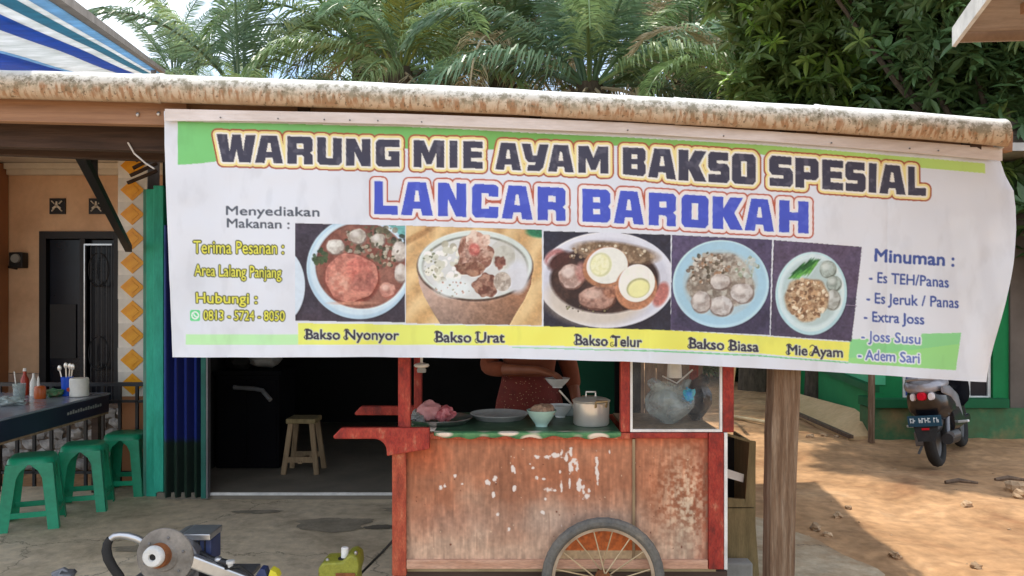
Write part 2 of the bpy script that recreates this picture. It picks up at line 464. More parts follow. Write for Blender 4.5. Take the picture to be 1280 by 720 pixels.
M['cabinet'] = mat('cabinet', (17,17,20), scale=4, rough=0.95, spec=.1)
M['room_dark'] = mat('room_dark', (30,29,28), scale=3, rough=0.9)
M['room_green'] = mat('room_green', (14,78,56), scale=3, rough=0.9)

# batik cloth
m = mat('batik', [(0.3, (92,34,28)), (0.7, (128,52,40))], scale=9, rough=0.85)
t = m.node_tree; N = t.nodes; K = t.links.new; b = N["Principled BSDF"]
vo = N.new("ShaderNodeTexVoronoi"); vo.inputs["Scale"].default_value = 64
tc = N.new("ShaderNodeTexCoord"); K(tc.outputs["Object"], vo.inputs["Vector"])
rr = N.new("ShaderNodeValToRGB"); e = rr.color_ramp.elements
e[0].position = 0.12; e[0].color = (*s2l((196,142,108)), 1); e[1].position = 0.22; e[1].color = (0,0,0,1)
K(vo.outputs["Distance"], rr.inputs[0])
ad = N.new("ShaderNodeMixRGB"); ad.blend_type = 'LIGHTEN'; ad.inputs[0].default_value = 1
src = b.inputs["Base Color"].links[0].from_socket
K(src, ad.inputs[1]); K(rr.outputs[0], ad.inputs[2]); K(ad.outputs[0], b.inputs["Base Color"])
M['batik'] = m

# stained roof-edge cap: white top, brown streaks and moss below
m = bpy.data.materials.new('stained_cap'); m.use_nodes = True
t = m.node_tree; N = t.nodes; K = t.links.new; b = N["Principled BSDF"]; b.inputs["Roughness"].default_value = 0.8
tc = N.new("ShaderNodeTexCoord"); at = N.new("ShaderNodeAttribute"); at.attribute_name = "girth"
mp = N.new("ShaderNodeMapping"); mp.inputs["Scale"].default_value = (1.0, 0.25, 0.25); K(tc.outputs["Object"], mp.inputs[0])
n1 = N.new("ShaderNodeTexNoise"); n1.inputs["Scale"].default_value = 55; n1.inputs["Detail"].default_value = 5; K(mp.outputs[0], n1.inputs["Vector"])
n3 = N.new("ShaderNodeTexNoise"); n3.inputs["Scale"].default_value = 26; n3.inputs["Detail"].default_value = 8; n3.inputs["Roughness"].default_value = 0.75; K(tc.outputs["Object"], n3.inputs["Vector"])
n4 = N.new("ShaderNodeTexNoise"); n4.inputs["Scale"].default_value = 3; K(tc.outputs["Object"], n4.inputs["Vector"])
def ramp_(src, stops):
    r = N.new("ShaderNodeValToRGB"); e = r.color_ramp.elements
    while len(e) < len(stops): e.new(0.5)
    for i, (p_, c_) in enumerate(stops):
        e[i].position = p_; e[i].color = (*(s2l(c_) if isinstance(c_, tuple) else (c_, c_, c_)), 1)
    K(src, r.inputs[0]); return r.outputs[0]
def mth(op, a, b_):
    q = N.new("ShaderNodeMath"); q.operation = op
    for k_, v_ in enumerate((a, b_)):
        if isinstance(v_, (int, float)): q.inputs[k_].default_value = v_
        else: K(v_, q.inputs[k_])
    return q.outputs[0]
def mixc(f, a, b_):
    q = N.new("ShaderNodeMixRGB"); K(f, q.inputs[0]); K(a, q.inputs[1])
    if isinstance(b_, tuple): q.inputs[2].default_value = (*s2l(b_), 1)
    else: K(b_, q.inputs[2])
    return q.outputs[0]
gg = mth('ADD', at.outputs["Fac"], mth('MULTIPLY', mth('SUBTRACT', n4.outputs["Fac"], .5), .35))
basec = ramp_(gg, [(0.10, (226,226,220)), (0.34, (212,208,194)), (0.52, (200,188,166)), (0.78, (192,172,146)), (0.95, (178,154,130))])
streak = mth('MULTIPLY', ramp_(n1.outputs["Fac"], [(0.47, 0.0), (0.58, 1.0)]), ramp_(gg, [(0.40, 0.0), (0.58, .85), (0.80, .75), (0.92, .2)]))
c1 = mixc(streak, basec, (150,106,66))
moss = mth('MULTIPLY', ramp_(n3.outputs["Fac"], [(0.46, 0.0), (0.57, 1.0)]), ramp_(gg, [(0.14, 0.0), (0.28, .85), (0.55, .75), (0.74, .2)]))
c2_ = mixc(moss, c1, (118,112,88))
n5 = N.new("ShaderNodeTexNoise"); n5.inputs["Scale"].default_value = 70; n5.inputs["Detail"].default_value = 4; K(tc.outputs["Object"], n5.inputs["Vector"])
spk = mth('MULTIPLY', ramp_(n5.outputs["Fac"], [(0.60, 0.0), (0.66, .8)]), ramp_(gg, [(0.1, 0.15), (0.4, .9)]))
c3_ = mixc(spk, c2_, (96,82,60))
K(c3_, b.inputs["Base Color"])
bp = N.new("ShaderNodeBump"); bp.inputs["Strength"].default_value = 0.25; bp.inputs["Distance"].default_value = 0.003
K(n3.outputs["Fac"], bp.inputs["Height"]); K(bp.outputs[0], b.inputs["Normal"])
M['cap'] = m

M['cloth_top'] = mat('cloth_top', [(0.35, (34,62,46)), (0.6, (58,88,64)), (0.75, (120,128,104))], scale=22, rough=0.4)
# oilcloth with flower border
m = mat('oilcloth', [(0.35, (58,112,76)), (0.65, (92,146,96))], scale=24, rough=0.35)
t = m.node_tree; N = t.nodes; K = t.links.new; b = N["Principled BSDF"]
vo = N.new("ShaderNodeTexVoronoi"); vo.inputs["Scale"].default_value = 8
mp = N.new("ShaderNodeMapping"); mp.inputs["Scale"].default_value = (1, 1, 2.5); mp.inputs["Location"].default_value = (0.03, 0, 0.2)
tc = N.new("ShaderNodeTexCoord"); K(tc.outputs["Object"], mp.inputs[0]); K(mp.outputs[0], vo.inputs["Vector"])
rr = N.new("ShaderNodeValToRGB"); e = rr.color_ramp.elements
e[0].position = 0.30; e[0].color = (1,1,1,1); e[1].position = 0.42; e[1].color = (0,0,0,1)
K(vo.outputs["Distance"], rr.inputs[0])
mx = N.new("ShaderNodeMixRGB"); src = b.inputs["Base Color"].links[0].from_socket
K(rr.outputs[0], mx.inputs[0]); K(src, mx.inputs[1]); mx.inputs[2].default_value = (*s2l((232,214,196)), 1); K(mx.outputs[0], b.inputs["Base Color"])
M['oilcloth'] = m

# ================================================================ ground
def axis(vals):
    out = []
    for a, b_, n in vals:
        out += list(np.linspace(a, b_, n, endpoint=False))
    out.append(vals[-1][1]); return out
gx = axis([(-400,-40,8), (-40,-6,16), (-6,1.4,20), (1.4,9,190), (9,40,16), (40,400,8)])
gy = axis([(-60,0,10), (0,3.5,10), (3.5,12,200), (12,30,30), (30,80,10), (80,600,8)])
def gz(x, y):
    near = max(0.0, min(1.0, (x - 1.3) / 0.8)) * max(0.0, min(1.0, (40 - y) / 10.0))
    h = -0.035 + 0.05 * near * (mnoise.noise(Vector((x * 0.9, y * 0.9, 0.3))))
    h += 0.016 * near * mnoise.noise(Vector((x * 2.3 + y, y * 1.6, 4.3))) * (1 if y < 13 else .3) + 0.020 * near * mnoise.noise(Vector((x * 4.0, y * 4.0, 1.3))) + 0.006 * near * mnoise.noise(Vector((x * 13, y * 13, 2.3)))
    return h
mb = MB()
vs = [(x, y, gz(x, y)) for y in gy for x in gx]
nx = len(gx)
mb.v = vs
mb.f = [(j*nx+i, j*nx+i+1, (j+1)*nx+i+1, (j+1)*nx+i) for j in range(len(gy)-1) for i in range(nx-1)]
mb.mi = [0] * len(mb.f)
struct("ground", mb, M['dirt'], smooth=True)

# concrete slab with a broken right edge
mb = MB()
edge = []
ys_ = np.linspace(1.2, 6.3, 60)
for y in ys_:
    x = 1.62 + 0.16 * mnoise.noise(Vector((y * 0.7, 0, 0))) + 0.09 * mnoise.noise(Vector((y * 3.1, 5, 0))) + 0.03 * mnoise.noise(Vector((y * 11, 5, 0)))
    x += 0.36 - max(0, y - 4.4) * 0.36
    edge.append((x, y))
poly = [(-7.0, 1.2, 0.0)] + [(x, y, 0.0) for x, y in edge] + [(-7.0, 6.3, 0.0)]
mb.prism([Vector(p) + Vector((0, 0, -0.08)) for p in poly][::-1], (0, 0, 0.08))
struct("concrete_floor", mb, M['concrete'])
m = M['concrete']; t = m.node_tree; N = t.nodes; K = t.links.new; b = N["Principled BSDF"]; src = b.inputs["Base Color"].links[0].from_socket
tc = N.new("ShaderNodeTexCoord"); sp_ = N.new("ShaderNodeSeparateXYZ"); K(tc.outputs["Object"], sp_.inputs[0])
nz = N.new("ShaderNodeTexNoise"); nz.inputs["Scale"].default_value = 2.6; nz.inputs["Detail"].default_value = 7; nz.inputs["Roughness"].default_value = .7; K(tc.outputs["Object"], nz.inputs["Vector"])
dm_ = mth('ADD', mth('MULTIPLY', sp_.outputs[0], .34), mth('MULTIPLY', nz.outputs["Fac"], 1.6)); dm_ = mth('SUBTRACT', dm_, 1.12)
cA_ = mixc(ramp_(dm_, [(0.05, 0.0), (0.42, .9)]), src, (168,134,98))
nz2 = N.new("ShaderNodeTexNoise"); nz2.inputs["Scale"].default_value = 5; nz2.inputs["Detail"].default_value = 8; nz2.inputs["Roughness"].default_value = .7; K(tc.outputs["Object"], nz2.inputs["Vector"])
cB_ = mixc(ramp_(nz2.outputs["Fac"], [(0.50, 0.0), (0.66, .5)]), cA_, (140,126,104))
vo = N.new("ShaderNodeTexVoronoi"); vo.feature = 'DISTANCE_TO_EDGE'; vo.inputs["Scale"].default_value = .75
wv_ = N.new("ShaderNodeVectorMath"); wv_.operation = 'MULTIPLY_ADD'; K(nz.outputs["Color"], wv_.inputs[0]); wv_.inputs[1].default_value = (.5,.5,.5); K(tc.outputs["Object"], wv_.inputs[2]); K(wv_.outputs[0], vo.inputs["Vector"])
cC_ = mixc(ramp_(vo.outputs["Distance"], [(0.0, .75), (0.006, 0.0)]), cB_, (70,62,52)); K(cC_, b.inputs["Base Color"])
# stains on the slab: flat ragged patches
def blot(cx, cy, rx, ry, seed, z=0.004):
    mb = MB(); n = 40; vs = []
    for k in range(n):
        a = 2 * PI * k / n
        r = 1 + 0.45 * mnoise.noise(Vector((math.cos(a) * 1.6 + seed, math.sin(a) * 1.6, seed)))+0.2*mnoise.noise(Vector((math.cos(a)*6+seed, math.sin(a)*6, seed)))
        vs.append((cx + rx * r * math.cos(a), cy + ry * r * math.sin(a), z))
    mb.add(vs, [tuple(range(n))]); return mb
M['stain2'] = mat('stain2', [(0.3, (134,124,106)), (0.7, (172,160,138))], scale=6, rough=0.85, fine=0.15)
struct("floor_stain", blot(-1.17, 5.25, 0.26, 0.16, 3.1), M['stain2'])
struct("floor_stain", blot(-0.85, 5.18, 0.10, 0.05, 5.7, 0.0045), M['stain'])
struct("floor_stain", blot(-2.05, 4.75, 0.30, 0.09, 8.2), M['stain2'])
struct("floor_stain", blot(-1.75, 5.55, 0.16, 0.05, 11.2), M['stain2'])
struct("floor_stain", blot(-0.62, 5.6, 0.3, 0.09, 14.2), M['stain2'])

# ================================================================ shop building
FR = 5.9
shop = thing('shop_building', 'dark shop room behind the cart with open front and a raised floor edge', 'building', (-0.95, FR, 0))
mb = MB(); mb.box(-2.62, 0.95, FR, 9.3, -0.03, 0.05); part('floor', mb, M['dark_floor'], shop)
mb = MB(); mb.box(-2.22, 0.95, FR-0.012, FR-0.001, 0.032, 0.053); part('floor_edge', mb, M['white_metal'], shop)
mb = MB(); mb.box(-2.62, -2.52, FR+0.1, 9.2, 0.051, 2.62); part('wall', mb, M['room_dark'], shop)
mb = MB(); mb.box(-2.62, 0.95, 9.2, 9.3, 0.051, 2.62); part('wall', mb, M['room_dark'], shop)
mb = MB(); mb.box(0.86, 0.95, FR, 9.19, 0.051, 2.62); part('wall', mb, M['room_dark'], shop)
mb = MB(); mb.box(-2.51, 0.855, FR+0.02, FR+0.1, 1.95, 2.62); part('wall', mb, M['teal_dark'], shop, label='timber wall above the shop opening')
mb = MB(); mb.box(-2.75, 1.0, FR-0.05, 9.4, 2.625, 2.68); part('roof', mb, M['zinc'], shop)
mb = MB(); mb.box(0.50, 0.80, FR+0.35, FR+0.4, 0.06, 1.6); part('partition', mb, M['room_green'], shop, label='green board inside the shop')
# corner post painted teal
post = thing('teal_door_post', 'teal painted timber door post left of the folding shutter', 'post', (-2.68, 6.0, 0))
mb = MB(); mb.box(-2.735, -2.66, 5.98, 6.06, 0.0, 2.3); part('board', mb, M['teal'], post, bevel=0.004)
mb = MB(); mb.box(-2.659, -2.585, 5.93, 6.02, 0.04, 2.32); part('board', mb, M['teal'], post, bevel=0.004)
mb = MB(); mb.box(-2.768, -2.737, 6.0, 6.07, 0.0, 2.3); part('board', mb, M['teal_old'], post, bevel=0.004)
# brackets above the post
mb = MB()
for k in range(4):
    mb.beam((-2.86 + 0.02 * k, 5.95, 2.34 + 0.055 * k), (-2.66, 6.0, 2.44 + 0.055 * k), 0.03, 0.022)
part('roof_lath', mb, M['wood_dark'], post, label='short dark laths under the canopy')
# folding shutter
sh = thing('folding_shutter', 'folded metal shutter, blue above and dark green below', 'shutter', (-2.4, 5.95, 0))
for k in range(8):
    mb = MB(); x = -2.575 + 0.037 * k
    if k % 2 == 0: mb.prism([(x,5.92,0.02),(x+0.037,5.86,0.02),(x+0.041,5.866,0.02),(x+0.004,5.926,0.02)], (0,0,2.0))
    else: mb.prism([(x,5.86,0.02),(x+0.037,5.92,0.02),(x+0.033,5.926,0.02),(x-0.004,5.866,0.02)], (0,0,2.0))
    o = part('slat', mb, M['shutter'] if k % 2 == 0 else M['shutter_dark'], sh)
    o.location.z = 0
mb = MB(); mb.box(-2.272, -2.235, 5.84, 5.90, 0.02, 2.05); part('end_post', mb, M['teal_dark'], sh, bevel=0.003)
mb = MB(); mb.box(-2.233, -2.222, 5.84, 5.895, 0.02, 2.05); part('edge_strip', mb, M['iron_grey'], sh)

# things inside the shop
def wooden_stool(cx, cy, z0):
    r = thing('wooden_stool', 'rough wooden stool standing inside the dark shop', 'stool', (cx, cy, z0))
    mb = MB(); mb.box(cx-.12, cx+.12, cy-.12, cy+.12, z0+.41, z0+.45); part('seat', mb, M['ply_side'], r, bevel=0.008)
    for sx in (-1, 1):
        for sy in (-1, 1):
            mb = MB(); mb.beam((cx+sx*.135, cy+sy*.13, z0), (cx+sx*.085, cy+sy*.09, z0+.41), 0.04, 0.03); part('leg', mb, M['wood_raw'], r, bevel=0.003)
    for sy in (-1, 1):
        mb = MB(); mb.beam((cx-.13, cy+sy*.12, z0+.12), (cx+.13, cy+sy*.12, z0+.12), 0.02, 0.045); part('stretcher', mb, M['wood_raw'], r)
    mb = MB(); mb.beam((cx, cy-.14, z0+.10), (cx, cy+.14, z0+.10), 0.03, 0.02); part('stretcher', mb, M['wood_raw'], r)
wooden_stool(-1.72, 6.62, 0.05)
cb = thing('dark_cabinet', 'dark low cabinet just inside the shop door', 'cabinet', (-2.15, 6.9, 0.05))
mb = MB(); mb.box(-2.48, -1.95, 6.7, 7.2, 0.06, 0.84); part('body', mb, M['cabinet'], cb, bevel=0.006)
mb = MB(); mb.box(-2.50, -1.93, 6.68, 7.22, 0.841, 0.87); part('top', mb, M['cabinet'], cb)
mb = MB(); mb.box(-2.46, -2.22, 6.69, 6.699, 0.12, 0.80); part('door', mb, M['cabinet'], cb)
mb = MB(); mb.box(-2.21, -1.97, 6.69, 6.699, 0.12, 0.80); part('door', mb, M['cabinet'], cb)
mb = MB(); mb.tube([P(292,484,6.55), P(318,486,6.55), P(328,488,6.5), P(338,500,6.45)], 0.018, 10)
solo('metal_pipe', mb, M['silver'], 'bent silver pipe lying above the dark cabinet inside the shop', 'pipe', smooth=True)
r = thing('shelf_bundle', 'heap of grey sacks stacked on the cabinet in the shop', 'sack', (-2.2, 6.95, 0.871))
for k, (dx, dz, w) in enumerate([(-.14, .07, .13), (.05, .08, .15), (-.02, .19, .13)]):
    mb = MB(); mb.ball((-2.2+dx, 6.95, .871+dz), w, .14, .075, jit=0.25, seed=k); part('sack', mb, M['greyish'] if k else M['room_dark'], r, smooth=True)

# ================================================================ left house
hs = thing('orange_house', 'orange plastered house with dark doorway and covered porch', 'house', (-4.4, 7.7, 0))
HY = 7.7
mb = MB(); mb.box(-7.0, -4.53, HY, HY+.15, 0.76, 2.76); mb.box(-3.78, -2.83, HY, HY+.15, 0.76, 2.76); mb.box(-4.53, -3.78, HY, HY+.15, 2.11, 2.76)
part('wall', mb, M['ochre'], hs)
mb = MB(); mb.box(-7.0, -4.53, HY-.01, HY+.14, 0.0, 0.755); mb.box(-3.78, -2.83, HY-.01, HY+.14, 0.0, 0.755); part('wainscot', mb, M['wainscot'], hs)
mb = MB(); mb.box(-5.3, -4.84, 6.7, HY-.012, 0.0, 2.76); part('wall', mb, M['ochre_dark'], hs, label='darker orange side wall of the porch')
mb = MB(); mb.box(-7.0, -2.83, 6.3, HY+.15, 2.77, 2.83); part('ceiling', mb, M['ceiling'], hs)
mb = MB(); mb.box(-4.83, -2.83, HY-.06, HY-.002, 2.66, 2.765); mb.box(-4.83, -2.83, HY-.10, HY-.061, 2.71, 2.765); part('cornice', mb, M['ceiling'], hs)
mb = MB(); mb.box(-7.0, -2.83, 6.28, 6.38, 2.62, 2.769); part('porch_beam', mb, M['ceiling'], hs)
mb = MB(); mb.box(-7.2, -2.83, 6.2, HY+2.5, 2.84, 2.9); part('roof', mb, M['zinc'], hs)
mb = MB(); mb.box(-7.0, -2.83, 6.95, HY-.02, 0.0, 0.12); part('porch_floor', mb, M['wainscot'], hs)
mb = MB(); mb.box(-7.0, -2.84, HY+.5, HY+.55, 0.0, 2.7); part('inner_wall', mb, M['brown_wall'], hs)
# door
dr = part('door', MB().box(-4.535, -4.47, HY-.03, HY+.10, 0.12, 2.12).box(-3.82, -3.775, HY-.03, HY+.10, 0.12, 2.12).box(-4.469, -3.821, HY-.03, HY+.10, 2.05, 2.12).box(-4.15, -4.10, HY-.02, HY+.08, 0.12, 2.049), M['black'], hs)
mb = MB(); mb.box(-4.46, -4.16, HY+.02, HY+.04, 0.15, 2.04); part('pane', mb, M['window_dark'], dr)
mb = MB(); mb.box(-4.45, -4.20, HY+.004, HY+.012, 0.9, 1.42); part('reflecting_panel', mb, M['black'], dr)
mb = MB(); mb.box(-4.095, -3.825, HY+.05, HY+.07, 0.15, 2.04); part('pane', mb, M['window_dark'], dr)
mb = MB()
for k in range(6):
    x = -4.085 + 0.05 * k; mb.beam((x, HY-.03, .15), (x, HY-.03, 2.0), .009, .009)
for cz in (0.95, 1.75):
    for sx in (-1, 1):
        pts = [(-3.96 + sx * (.012 + .085 * math.sin(a)), HY-.035, cz + .16 * math.cos(a)) for a in np.linspace(0, PI * 1.25, 14)]
        mb.tube(pts, .006, 6)
part('grille', mb, M['black_metal'], dr)
mb = MB(); mb.box(-4.098, -4.088, HY-.045, HY-.03, .15, 2.0).box(-4.087, -3.83, HY-.045, HY-.03, 1.985, 2.0); part('grille_frame', mb, M['alu'], dr)
# vents
for px in (73, 122):
    c = P(px, 258, HY)
    v = part('vent', MB().box(c.x-.075, c.x+.075, HY-.02, HY-.003, c.z-.075, c.z+.075), M['black'], hs)
    mb = MB()
    for k in range(4):
        a = PI/4 + k*PI/2
        mb.beam((c.x+.03*math.cos(a), HY-.028, c.z+.03*math.sin(a)), (c.x+.07*math.cos(a), HY-.028, c.z+.07*math.sin(a)), .008, .012, up=(0,1,0))
    for k in range(3):
        a = PI/2 + k*2*PI/3
        mb.beam((c.x, HY-.03, c.z), (c.x+.045*math.cos(a), HY-.03, c.z+.045*math.sin(a)), .026, .01, up=(0,1,0), w2=.012)
    part('flower_bar', mb, M['ceiling'], v)
# meter
c = P(28, 325, HY); mt = part('electric_meter', MB().box(c.x-.07, c.x+.06, HY-.10, HY-.002, c.z-.08, c.z+.07), M['black'], hs, bevel=0.008)
mb = MB(); mb.lathe((c.x, HY-.101, c.z+.01), [(.045,0),(.04,.02),(0,.026)], 20, 'y'); part('dial', mb, M['greyish'], mt, smooth=True)
mb = MB(); mb.tube([(c.x-.16, HY-.012, 2.66), (c.x-.155, HY-.012, 1.95), (c.x-.15, HY-.012, c.z), (c.x-.13, HY-.012, c.z-.07), (c.x-.04, HY-.02, c.z-.085)], .010, 8); part('cable', mb, M['black'], mt, smooth=True)

# porch stone wall
sw = thing('stone_porch_wall', 'low rough wall of pale grey stones behind the black railing', 'wall', (-3.9, 6.92, 0))
mb = MB(); mb.box(-5.4, -2.93, 6.90, 6.99, 0.0, 0.56); part('mortar', mb, M['grout'], sw)
sm = []
for k in range(5):
    mb = MB(); mb.ball((0,0,0), .085, .035, .05, 8, 5, jit=0.35, seed=k*3.3); sm.append(mb.mesh('stone', M['stone_pale']))
z = 0.05; row = 0
while z < 0.55:
    x = -5.35 + (row % 2) * .08
    while x < -2.97:
        o = part('stone', sm[random.randrange(5)], None, sw, local=True)
        o.location = (x + 3.9 + random.uniform(-.01,.01), -.02, z); o.rotation_euler = (random.uniform(-.2,.2), random.uniform(-.3,.3), 0)
        s_ = random.uniform(.8, 1.05); o.scale = (s_, 1, s_)
        x += .15
    z += .088; row += 1

# tiled column
tcx = -3.055; TW = .235; TY = 6.45
col = thing('tiled_column', 'porch column faced with white tiles bearing yellow diamonds', 'column', (tcx, TY + .12, 0))
mb = MB(); mb.box(tcx-TW/2+.004, tcx+TW/2-.004, TY+.008, TY+.23, 0.0, 2.765); part('core', mb, M['grout'], col)
mb = MB(); mb.box(-TW/2, TW/2, -.006, .008, -.098, .098); tm = mb.mesh('tile', M['tile_white'])
mb = MB(); mb.prism([(-.098,-.007,0),(0,-.007,-.088),(.098,-.007,0),(0,-.007,.088)], (0,-.004,0))
mb.prism([(-.055,-.0115,0),(0,-.0115,-.05),(.055,-.0115,0),(0,-.0115,.05)], (0,-.003,0)); dm = mb.mesh('diamond', M['tile_yellow'])
for k in range(10):
    z = EYE - (480 - 30.3 * k - HZ) * TY / F
    if z > 2.7: break
    o = part('tile', tm, None, col, local=True); o.location = (random.uniform(-.002,.002), -.12 + random.uniform(-.002,.001), z); o.rotation_euler = (0, random.uniform(-.012,.012), 0)
    d = part('diamond', dm, None, o, local=True); d.location = (0, 0, 0)
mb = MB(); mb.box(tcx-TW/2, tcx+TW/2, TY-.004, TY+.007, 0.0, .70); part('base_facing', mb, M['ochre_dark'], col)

# railing
rl = thing('black_railing', 'black metal railing in front of the porch and tiled column', 'railing', (-3.8, 6.3, 0))
mb = MB(); mb.box(-5.3, -2.86, 6.29, 6.32, .79, .82); part('top_rail', mb, M['black_metal'], rl)
mb = MB(); mb.box(-5.3, -2.86, 6.295, 6.315, .66, .68); part('mid_rail', mb, M['black_metal'], rl)
mb = MB(); mb.box(-5.3, -2.86, 6.295, 6.315, .10, .12); part('bottom_rail', mb, M['black_metal'], rl)
bm_ = MB().box(-.011, .011, -.011, .011, 0, .79).mesh('bar', M['black_metal'])
x = -5.25
while x < -2.86:
    o = part('bar', bm_, None, rl, local=True); o.location = (x + 3.8, .006, 0); x += .135

# ================================================================ canopy
cn = thing('canopy', 'lean-to canopy with stained white roof edge on timber beams', 'canopy', (-0.3, 3.4, 0))
TUBE = [(-260, 102, 3.36, 20.5), (0, 108.5, 3.38, 20.0), (200, 114, 3.39, 20.0), (420, 121, 3.40, 19.5), (640, 130, 3.41, 18.5),
        (850, 142, 3.42, 18.5), (1020, 151, 3.43, 18.5), (1150, 160, 3.44, 18.5), (1252, 169, 3.45, 18.5)]
def tube_at(px):
    for a, b in zip(TUBE[:-1], TUBE[1:]):
        if px <= b[0] or b is TUBE[-1]:
            t = (px - a[0]) / (b[0] - a[0]); return [a[i] + (b[i] - a[i]) * t for i in range(4)]
def cap_piece(p0, p1, grow=1.0, seed=0):
    n = int((p1 - p0) / 9) + 2; k = 28; vs = []; g = []
    for i in range(n):
        px = p0 + (p1 - p0) * i / (n - 1)
        _, cy, D, r = tube_at(px)
        c = P(px, cy, D); R = r * D / F * grow
        for j in range(k):
            a = -0.62 * PI + 1.9 * PI * j / (k - 1)          # open seam at the back underside
            # a = 0 -> towards camera-down... parameter: angle from straight up, going over the front
            th = -1.25 + 3.9 * j / (k - 1)
            dr = 1 + 0.03 * mnoise.noise(Vector((px * .02 + seed, th * 1.5, 0)))
            v = Vector((0, -math.sin(th), math.cos(th))) * R * dr
            if th > 2.2: v.z += (th - 2.2) * R * .10
            dist_ = min(px - p0, p1 - px); v *= 1 + .05 * math.exp(-(dist_ / 5.0) ** 2)
            vs.append(c + v)
            g.append(max(0, min(1, (1 - math.cos(th)) / 2)))
    fs = [(i*k+j, i*k+j+1, (i+1)*k+j+1, (i+1)*k+j) for i in range(n-1) for j in range(k-1)]
    me = bpy.data.meshes.new('edge_cap')
    off = wloc(cn)
    me.from_pydata([v - off for v in vs], [], fs)
    me.materials.append(M['cap'])
    a = me.attributes.new('girth', 'FLOAT', 'POINT'); a.data.foreach_set('value', g)
    me.polygons.foreach_set("use_smooth", [True] * len(fs)); me.update()
    o = bpy.data.objects.new('edge_cap', me); C.objects.link(o); o.parent = cn
    md = o.modifiers.new("solid", 'SOLIDIFY'); md.thickness = 0.005
    return o
cap_piece(-260, 206, 1.03, 1); cap_piece(198, 856, 1.0, 2); cap_piece(842, 1028, 1.02, 3); cap_piece(1018, 1253, 1.045, 4)
# end disc at the right
_, cy, D, r = tube_at(1250); c = P(1250, cy, D)
mb = MB(); mb.lathe((c.x, c.y, c.z), [(r*D/F*.98, 0), (r*D/F*.98, .004)], 24, 'x'); part('end_cap', mb, M['white_metal'], cn)
# eave beams (left, visible beside the banner)
a = P(-260, 134, 3.40); b_ = P(1250, 196, 3.50)
mb = MB(); mb.beam(P(-260,130,3.45)+Vector((0,0,0)), P(236,142,3.45), .05, .115); part('fascia_board', mb, M['wood_orange'], cn, bevel=0.004)
mb = MB(); mb.beam(P(236,141,3.49), P(1262,178,3.55), .05, .09); part('fascia_board', mb, M['wood_orange'], cn, bevel=0.004)
mb = MB(); mb.beam(P(-260,160,3.62), P(300,176,3.62), .06, .125); part('beam', mb, M['wood_dark'], cn, bevel=0.004)
mb = MB(); mb.beam(P(-100,188,3.9)+Vector((0,0,.03)), P(420,200,4.0), .06, .08); part('beam', mb, M['wood_dark'], cn, bevel=0.004)
# rafters and purlins
def zr(x, y):   # underside height of roofing
    z0 = 2.36 - (x + 1.3) * 0.058
    return z0 + (y - 3.4) * 0.13
for x in (-3.9, -3.0, -1.9, -0.9, 0.1, 1.2, 2.0):
    mb = MB(); mb.beam((x, 3.45, zr(x,3.45)-.035), (x, 6.1, zr(x,6.1)-.035), .05, .07); part('rafter', mb, M['wood_dark'], cn)
for y in (4.4, 5.3, 6.05):
    mb = MB(); mb.beam((-4.4, y, zr(-4.4,y)-.105), (2.05, y, zr(2.05,y)-.105), .05, .06); part('purlin', mb, M['wood_dark'], cn)
# corrugated sheets
for k in range(6):
    x0 = -4.6 + k * 1.12; x1 = x0 + 1.14; n = 58; vs = []
    for y in (3.42, 5.0, 6.25 if k < 4 else 7.5):
        for i in range(n + 1):
            x = x0 + (x1 - x0) * i / n
            if k == 5: x = x0 + (x - x0) * (.74 if y < 4 else .80 if y < 6 else 1.06)
            vs.append((x, y, zr(x, y) + .012 + .009 * math.sin(2*PI*(x - x0) / .076) + .003 * (k % 2)))
    mb = MB(); mb.add(vs, [(i, i+1, n+2+i, n+1+i) for i in range(n)] + [(n+1+i, n+2+i, 2*n+3+i, 2*n+2+i) for i in range(n)]); o = part('roof_sheet', mb, M['zinc'], cn, smooth=False)
    md = o.modifiers.new("solid", 'SOLIDIFY'); md.thickness = 0.003
# posts
mb = MB(); pts = [P(972,798,3.6), P(975,600,3.6), P(980,460,3.6), P(982,200,3.6)]
vs = []; nn = 26
for i in range(nn):
    z = 2.2 * i / (nn - 1); row = HZ + (EYE - z) * F / 3.6; cx = (np.interp(row, [200, 460, 600, 798], [982, 980, 975, 972]) - 640) * 3.6 / F
    hw = np.interp(row, [200, 460, 798], [.061, .061, .053]); j1, j2 = [.004 * mnoise.noise(Vector((q, z * 5, 0))) for q in (3, 9)]
    vs += [(cx - hw + j1, 3.55, z), (cx + hw + j2, 3.548, z), (cx + hw + j2, 3.66, z), (cx - hw + j1, 3.66, z)]
mb.add(vs, [(4*i+j, 4*i+(j+1)%4, 4*i+4+(j+1)%4, 4*i+4+j) for i in range(nn-1) for j in range(4)] + [(3,2,1,0), tuple(4*(nn-1)+k for k in range(4))])
part('post', mb, M['wood_post'], cn, bevel=0.006)
mb = MB(); mb.beam((-4.45,3.55,0), (-4.45,3.55,2.36), .1, .1); part('post', mb, M['wood_post'], cn, bevel=0.004)
mb = MB(); mb.beam((2.0,6.0,0), (2.0,6.0,2.35), .06, .06)
# brace seen at the left
mb = MB(); mb.beam(P(99,190,4.0), P(161,311,6.0), .045, .05); part('brace', mb, M['black'], cn)
mb = MB(); mb.beam(P(117,190,4.2), P(118,224,4.9), .04, .045); part('brace', mb, M['black'], cn)
mb = MB(); mb.tube([P(160,178,3.58), P(168,192,3.58), P(182,204,3.57), P(193,211,3.56)], .004, 6); part('wire', mb, M['white_metal'], cn, label='thin pale wire hanging from the beam')
# nails in the fascia
for px, py in ((172, 143), (198, 142)):
    mb = MB(); c = P(px, py, 3.42); mb.ball(c, .008, .006, .010, 8, 6); part('nail', mb, M['alu'], cn)

